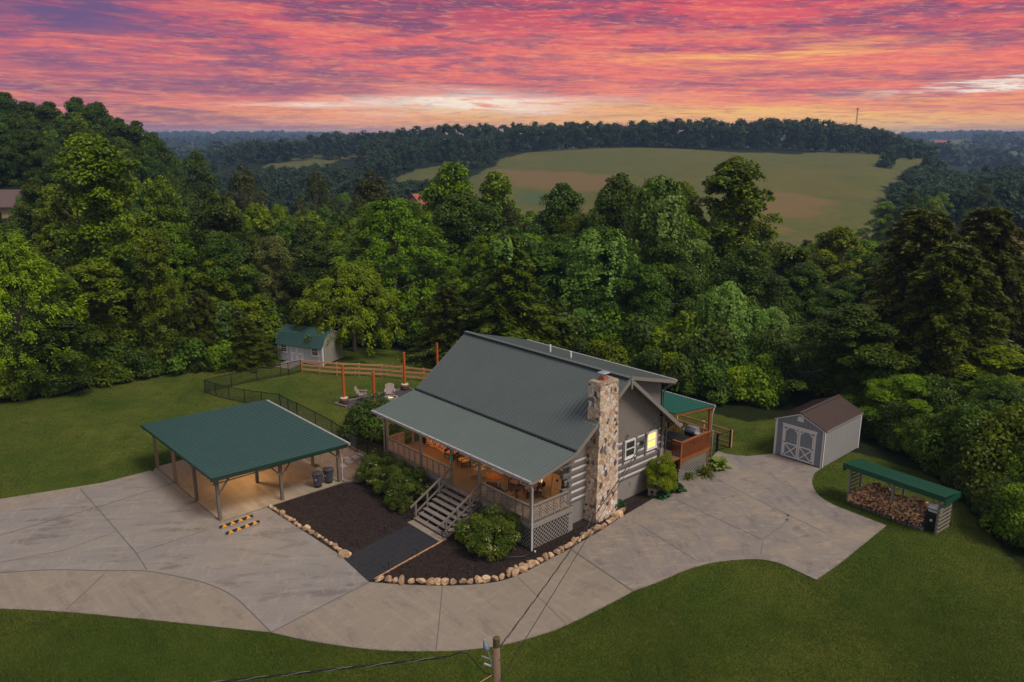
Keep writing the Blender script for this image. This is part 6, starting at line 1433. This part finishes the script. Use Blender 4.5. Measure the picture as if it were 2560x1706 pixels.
def rosette(name, m, x, y, n, L, Wd, lab, cat, el_=(.2, 1.1), seed=1, z=.03, parts='leaves'):
    rng = np.random.default_rng(seed); a = rng.uniform(0, 6.283, n); e_ = rng.uniform(*el_, n); l = L * rng.uniform(.6, 1, n)
    V = []; F = []
    for i in range(n):
        d = np.array([math.cos(a[i]) * math.cos(e_[i]), math.sin(a[i]) * math.cos(e_[i]), math.sin(e_[i])]); s_ = np.array([-math.sin(a[i]), math.cos(a[i]), 0]) * Wd / 2
        p0 = np.zeros(3); p1 = d * l[i] * .5; p2 = d * l[i] * .8 + np.array([0, 0, -.04 * l[i]]); p3 = d * l[i] * .98 + np.array([0, 0, -.22 * l[i]]); k = len(V)
        V += [p0 - s_ * .2, p0 + s_ * .2, p1 + s_, p1 - s_, p2 + s_ * .85, p2 - s_ * .85, p3 + s_ * .1, p3 - s_ * .1]; F += [(k, k + 1, k + 2, k + 3), (k + 3, k + 2, k + 4, k + 5), (k + 5, k + 4, k + 6, k + 7)]
    o = np_mesh(name, np.array(V), np.array(F), [m], tint=np.repeat(rng.random(n), 3)); o.location = (x, y, z); tag(o, lab, cat)
rosette('hosta', 'lf_hosta', -.05, 6.7, 60, .62, .26, 'blue-green hosta at the foot of the stone chimney', 'plant')
rosette('hosta', 'lf_hosta', .6, 9.6, 70, .75, .3, 'blue-green hosta under the golden maple, nearer the chimney', 'plant', seed=2); rosette('hosta', 'lf_hosta', .75, 10.8, 70, .75, .3, 'blue-green hosta under the golden maple, nearer the deck', 'plant', seed=3)
rosette('hosta', 'lf_hostay', .55, 15.4, 150, 1.0, .3, 'large yellow variegated hosta beside the deck lattice', 'plant', seed=4)
rosette('yucca', 'lf_grey', .7, 13.9, 130, .95, .05, 'spiky yucca in front of the deck lattice', 'plant', (.1, 1.4), 5); rosette('yucca', 'lf_grey', .3, 12.8, 90, .75, .05, 'darker spiky plant between the maple and the yucca', 'plant', (.2, 1.3), 6)
rosette('liriope', 'lf_hostay', -3.35, -1.55, 160, .4, .02, 'small tuft of pale striped grass right of the bottom step', 'plant', (.3, 1.3), 7); rosette('liriope', 'lf_hostay', -9.7, -2.0, 160, .42, .02, 'pale striped grass tuft in front of the left flowering shrubs', 'plant', (.3, 1.3), 8)
rosette('potted_foliage', 'lf_mid', -12.1, 2.5, 50, .5, .12, 'leafy foliage growing from the dark pot on the porch', 'plant', (.4, 1.4), 9, z=ZF + .4)
for (px, py), l in (((1936, 1288), 'tiny weed tuft at the upper end of the driveway crack'), ((1967, 1297), 'tiny weed tuft growing in the driveway crack')):
    x, y = C6((1043, 425) if 'upper' in l else (1038, 450))[0]; rosette('weed', 'lf_mid', x, y, 16, .13, .03, l, 'weed', seed=11, z=.05)

# ------------------------------------------------------------------ far woods as masses
def far_wood(name, spots, label, N=760, size=.72, seed=0):
    rng = np.random.default_rng(seed); V = []; T = []
    for (x, y, g_, h, r) in spots:
        ncl = 16; t = rng.random(ncl); a = rng.uniform(0, 6.283, ncl); rr_ = r * .62 * np.sqrt(rng.random(ncl)) * (1.15 - t * .6)
        cl = np.stack([x + rr_ * np.cos(a), y + rr_ * np.sin(a), g_ + h * (.08 + .74 * t), r * rng.uniform(.36, .56, ncl) * (1.1 - .4 * t)], 1)
        cl[0] = (x + rng.normal() * r * .15, y + rng.normal() * r * .15, g_ + h * .80, r * .52); cl[1] = (x + rng.normal() * r * .4, y + rng.normal() * r * .4, g_ + h * .72, r * .5)
        p, d, idx = crown_pts_clumps(cl, N, rng, .85, -.5); core = rng.random(N) < .3; p[core] = cl[idx[core], :3] + d[core] * cl[idx[core], 3:4] * .5; nrm = unit(d * .8 + np.array([0, 0, .4]) + rng.normal(size=(N, 3)) * .4); s_ = size * r / 5 * rng.uniform(.6, 1.25, N); s_[core] *= 2.6
        V.append(leaves(p, nrm, rng.normal(size=(N, 3)), s_, s_ * .75, rng)); T.append(np.clip(rng.random() * .5 + rng.random(ncl)[idx] * .4 + rng.random(N) * .2, 0, 1))
    V = np.concatenate(V); o = np_mesh(name, V, np.arange(len(V)).reshape(-1, 4), ['lf_far'], tint=np.concatenate(T)); return tag(o, label, 'wood', kind='stuff')
rr = random.Random(77); sp1 = []
skyx = [560, 640, 700, 750, 800, 850, 930, 1000, 1060, 1100, 1200, 1300, 1400, 1500, 1560, 1620, 1700, 1740, 1800, 1850, 1900, 1960, 2020, 2060, 2100, 2150, 2200, 2250, 2300]
skyy = [364, 348, 346, 340, 328, 323, 320, 313, 306, 302, 301, 299, 298, 297, 301, 295, 287, 284, 294, 291, 284, 280, 285, 293, 301, 310, 312, 330, 350]
mead_d = lambda x, y: max(sdist(np.array([x]), np.array([y]), p)[0] for p in (MEAD, LMEAD, LME2))
px = 560
while px < 2300:      # the ridge outline
    px += rr.uniform(7, 12); D = 560 + rr.uniform(-25, 25); x, y = place(px, D, 10); g_ = tz(x, y); h = min(max(ztop(np.interp(px, skyx, skyy) + rr.uniform(-4, 14), D) - g_, 7), 24); sp1.append((x, y, g_, h, rr.uniform(4.6, 7)))
px = 1180
while px < 2330:      # front rank at the top of the meadow
    px += rr.uniform(6, 11); D = 522 + rr.uniform(-4, 10); x, y = place(px, D, 10); g_ = tz(x, y); h = min(max((ztop(np.interp(px, skyx, skyy), D) - g_) * rr.uniform(.68, .92), 6), 20); sp1.append((x, y, g_, h, rr.uniform(4, 6)))
for i in range(520):
    px = rr.uniform(760, 1250); D = rr.uniform(300, 560); x, y = place(px, D, 0); g_ = tz(x, y)
    if mead_d(x, y) > -3: continue
    cap = np.interp(px, skyx, skyy) + 8 + (560 - D) * .18; cap = max(cap, 424) if px < 905 and D < 620 else max(cap, 466 - (px - 905) * .08) if px < 1180 and D < 385 else cap; h = min(rr.uniform(10, 17), ztop(cap, D) - g_)
    if h > 4: sp1.append((x, y, g_, h, rr.uniform(4, 6)))
for i in range(200):
    px = rr.uniform(430, 800); D = rr.uniform(640, 820); x, y = place(px, D, 0); g_ = tz(x, y)
    cap = np.interp(px, [430, 560, 700, 800], [385, 362, 352, 345]) + (820 - D) * .05; h = min(rr.uniform(10, 16), ztop(cap, D) - g_)
    if h > 3 and mead_d(x, y) < -2: sp1.append((x, y, g_, h, rr.uniform(5, 7)))
for i in range(170):
    px = rr.uniform(420, 940); D = rr.uniform(236, 460); x, y = place(px, D, 0); g_ = tz(x, y)
    h = min(rr.uniform(9, 15), ztop(max(415, 440 - (D - 236) * .12) + rr.uniform(-10, 16), D) - g_)
    if h > 3: sp1.append((x, y, g_, h, rr.uniform(4, 5.5)))
far_wood('hilltop_wood', sp1, 'long dark wood covering the ridge above the meadow', seed=1)
sp2 = []
for i in range(210):
    px = rr.uniform(2200, 2760); D = rr.uniform(235, 420); x, y = place(px, D, -5); g_ = tz(x, y)
    if mead_d(x, y) > -2 or sdist(np.array([x]), np.array([y]), BROWN[3])[0] > -4: continue
    cap = np.interp(px, [2200, 2240, 2300, 2400, 2500, 2700], [470, 415, 405, 398, 392, 395]) + (420 - D) * .32 + rr.uniform(0, 18)
    h = min(rr.uniform(11, 17), ztop(cap, D) - g_)
    if h > 3: sp2.append((x, y, g_, h, rr.uniform(4, 6.5)))
for px, D in ((2240, 500), (2262, 495), (2320, 430), (2350, 420), (2400, 410), (2210, 420), (2216, 428)):
    x, y = place(px, D, 0); sp2.append((x, y, tz(x, y), rr.uniform(7, 11), 5))
far_wood('valley_wood', sp2, 'bluish dark wood on the right between the meadow and the brown field', N=1100, seed=2)
sp3 = []
for i in range(900):
    a = rr.random(); px = rr.uniform(380, 860) if a < .45 else rr.uniform(2250, 2800) if a < .9 else rr.uniform(-900, 3500); D = 900 + 3000 * rr.random() ** 1.1; x, y = place(px, D, 0)
    if max(sdist(np.array([x]), np.array([y]), p)[0] for p in (FARF, FARG)) > -5: continue
    sp3.append((x, y, tz(x, y) - 2, rr.uniform(12, 17), rr.uniform(14, 30)))
far_wood('distant_woods', sp3, 'hazy blue distant woods rolling along the horizon', N=130, size=1.5, seed=3)

# ------------------------------------------------------------------ far buildings and mast
def house(px, D, w, d, h, rz, wall, roof, label, win=True, g_=None, name='farmhouse', rh=None):
    x, y = place(px, D, 0); z = tz(x, y) if g_ is None else g_; t = thing(name, label, 'house', (x, y, z), HEAD - math.pi / 2 + rz); rh = rh or w * .25
    MB().box(-w / 2, w / 2, -d / 2, d / 2, -2, h).extr([(-d / 2, h), (d / 2, h), (0, h + rh)], 'x', -w / 2, w / 2).build('wall', wall, t, recalc=True)
    r = MB()
    for s_ in (-1, 1): r.extr([(0, h + rh + .25), (s_ * (d / 2 + .5), h - .15), (s_ * (d / 2 + .5), h - .35), (0, h + rh + .05)], 'x', -w / 2 - .4, w / 2 + .4)
    r.build('roof', roof, t, recalc=True)
    if win:
        for k in (-.3, 0, .3): MB().box(k * w - .5, k * w + .5, -d / 2 - .05, -d / 2 - .01, h * .4, h * .8).build('window', 'glass', t)
    return t
M['hw'] = mat('far_wall_cream', (.50, .36, .22), .8); M['hr'] = mat('far_roof_brown', (.12, .075, .07), .8); M['hred'] = mat('far_roof_red', (.35, .09, .07), .7); M['hwh'] = mat('far_wall_white', (.6, .55, .5), .7); M['hgr'] = mat('far_wall_grey', (.18, .17, .19), .8)
x, y = place(55, 108, 0); house(58, 112, 9, 8, ztop(508, 112) - tz(*place(58, 112, 0)), .1, 'hw', 'hr', 'brown roofed house half hidden by trees at the left edge', rh=1.6)
house(1049, 165, 3, 4, ztop(507, 165) - tz(*place(1048, 165, 0)), .9, 'hw', 'hred', 'small red roofed house glimpsed behind the double topped trees', rh=1.6)
house(2349, 1500, 34, 12, 5, .05, 'hw', 'hred', 'long lit orange building on the far right horizon'); house(2380, 1480, 10, 9, 4, .05, 'hwh', 'hgr', 'small white building right of the long orange one on the horizon')
house(2290, 1450, 22, 10, 4, 0, 'hgr', 'hred', 'dark low building at the left of the far right valley'); house(2357, 1050, 18, 9, 4, .1, 'hgr', 'hgr', 'grey farmhouse in the far right valley field')
for i in range(6): house(2440 + i * 22, 1350 + (i % 3) * 120, 9, 8, 4, i * .4, 'hwh' if i % 2 else 'hgr', 'hgr', 'tiny distant house among trees at the far right horizon'); bpy.context.scene.collection.objects[-1]
for o in list(COL.objects):
    if o.get('label', '').startswith('tiny distant house'): o['group'] = 'distant houses on the right'
tx, ty = place(2131, 640, 0); tzb = tz(tx, ty); tt_ = ztop(273, 640); TW = thing('radio_mast', 'thin lattice radio mast rising above the ridge wood against the sunset', 'mast', (tx, ty, tzb))
hgt = tt_ - tzb
for k in range(3): a = k * 2.094; MB().tube([(1.1 * math.cos(a), 1.1 * math.sin(a), 0), (.35 * math.cos(a), .35 * math.sin(a), hgt)], .12, 4).build('leg', 'wood_grey', TW)
lm = MB()
for i in range(24):
    z0, z1 = hgt * i / 24, hgt * (i + 1) / 24; r0, r1 = 1.1 - .75 * i / 24, 1.1 - .75 * (i + 1) / 24
    for k in range(3): a, b = k * 2.094, (k + 1) * 2.094; lm.beam((r0 * math.cos(a), r0 * math.sin(a), z0), (r1 * math.cos(b), r1 * math.sin(b), z1), .07, .07)
lm.build('lattice', 'wood_grey', TW); MB().box(-.9, .9, -.5, .5, hgt - .2, hgt + .5).build('antenna', 'wood_grey', TW)

# ------------------------------------------------------------------ grass blades on the near lawns
def grass():
    rng = np.random.default_rng(5); n = 1500000
    py = rng.uniform(900, 1760, n); px = rng.uniform(-60, 2620, n)
    u = (px - 1280) / F_PX; v_ = (py - 853) / F_PX; c_, s_ = math.cos(TH), math.sin(TH); w = c_ - v_ * s_; d = -s_ - v_ * c_; t = -HCAM / d
    X, Y = cam2w(u * t, w * t); keep = sdist(X, Y, LAWN) > .1
    polys = [strip_out + [(-22.95, -10.2), (-22.95, -2.8), (-12.6, -2.8), (-19.3, -2.8), (-19.3, .55), (-12.4, .75), (-12.6, 3), (-12.6, 18), (-1.6, 18), (-.9, 18.2)] , ]
    for pl_ in ([*strip_out, (-22.95, -10.2), (-13.2, -10.2), (-13.2, stone1[1]), stone1, at(859, 1395), jA, *incurve[1:], *outcurve[:], *lowedge[1:]], [(-22.95, -10.2), (-13.2, -10.2), (-13.2, -2.8), (-22.95, -2.8)],
                [stone1, at(859, 1395), jA] + incurve[1:] + inedge[1:] + [(-1, 18.1), (-1, 11), (-12.4, 11), (-12.7, 3), (-12.6, 0.2), (-13.0, -1.6), (-13.1, -2.9)], inedge + back_e[1:] + [(4.95, 19.95)] + right_e + bot_e[1:],
                [(-13.15, -2.95), (-19.5, -2.95), (-19.3, .55), (-12.4, .75), (-12.2, -1.2)], [(1.7, 20), (4.95, 20), (4.95, 25), (1.7, 25)], [pb[0], pb[1], (-21.2, 4.4), (-21.2, 10.5), C5F((2000, 690))[0], C5F((1930, 665))[0]]):
        i_ = np.nonzero(keep)[0]; keep[i_] &= sdist(X[i_], Y[i_], pl_) < .02 + .07 * rng.random(len(i_)) ** 2
    X, Y = X[keep], Y[keep]; n = len(X); D = np.hypot(X - CAM[0], Y - CAM[1])
    patch = np.sin(X * .9) * np.cos(Y * .8) + np.sin(X * .31 + Y * .43) + rng.normal(size=n) * .5
    h = rng.uniform(.03, .09, n) * (1 + .25 * patch.clip(-1, 1)); wd = .006 + D * .00022; a = rng.uniform(0, 6.283, n); tl = rng.uniform(.1, .9, n)
    dx = np.cos(a); dy = np.sin(a); b = np.stack([X, Y, np.zeros(n) + .0], 1); s_ = np.stack([-dy, dx, np.zeros(n)], 1) * wd[:, None] / 2; tip = b + np.stack([dx * h * tl, dy * h * tl, h], 1)
    v = np.stack([b - s_, b + s_, tip], 1).reshape(-1, 3)
    o = np_mesh('grass', v, np.arange(len(v)).reshape(-1, 3), ['lf_grass'], tint=np.clip(rng.random(n) ** 1.6 + .15 * patch, 0, 1)); tag(o, 'short mown lawn grass around the driveway and yard', 'grass', kind='stuff')
def chips():
    rng = np.random.default_rng(8); n = 90000; X = rng.uniform(-13.2, 2, n); Y = rng.uniform(-9, 17, n)
    poly = [stone1, at(859, 1395), jA] + incurve[1:] + inedge[1:] + [(-.4, 16.5), (-.4, 11), (-.4, 3), (-12.6, .1), (-13.0, -1.6), (-13.1, -2.9)]
    k = (sdist(X, Y, poly) > .12) & (sdist(X, Y, pth) < -.05) & ~((X < .02) & (Y > -.05) & (Y < 12)) & ~((X > -6.5) & (X < -3.5) & (Y > -3)& (Y < 0)); X, Y = X[k], Y[k]; n = len(X)
    nr = unit(np.array([0, 0, 1.]) + rng.normal(size=(n, 3)) * .45); L = rng.uniform(.03, .11, n)
    v = leaves(np.stack([X, Y, np.full(n, .04) + rng.random(n) * .02], 1), nr, rng.normal(size=(n, 3)), L, L * .38, rng)
    o = np_mesh('mulch_chips', v, np.arange(len(v)).reshape(-1, 4), ['chip'], tint=rng.random(n)); tag(o, 'dark wood chips scattered over the mulch bed', 'mulch', kind='stuff')
M['chip'] = leaf_mat('chip', (.010, .006, .005), (.055, .028, .019), .02, 0)
chips()
M['lf_grass'] = leaf_mat('leaf_grass', (.024, .052, .004), (.145, .168, .032), .3, 0)
grass()
# ------------------------------------------------------------------ air
hz = bpy.data.meshes.new('haze'); hb = MB()
cx_, cy_ = cam2w(0, 2000); r4 = 3300
hb.box(CAM[0] - 4600, CAM[0] + 4600, CAM[1] - 4600, CAM[1] + 4600, -26, 44); ho = hb.build('haze', 'white'); ho.data.materials.clear()
hm = bpy.data.materials.new('haze_air'); hm.use_nodes = True; t = NT(hm.node_tree); hm.node_tree.nodes.clear()
pv = t.node('ShaderNodeVolumePrincipled'); pv.inputs['Color'].default_value = (.40, .60, 1.0, 1); pv.inputs['Density'].default_value = .00021; pv.inputs['Anisotropy'].default_value = 0.0
ou = t.node('ShaderNodeOutputMaterial'); t.l.new(pv.outputs[0], ou.inputs['Volume']); ho.data.materials.append(hm); tag(ho, kind='stuff')
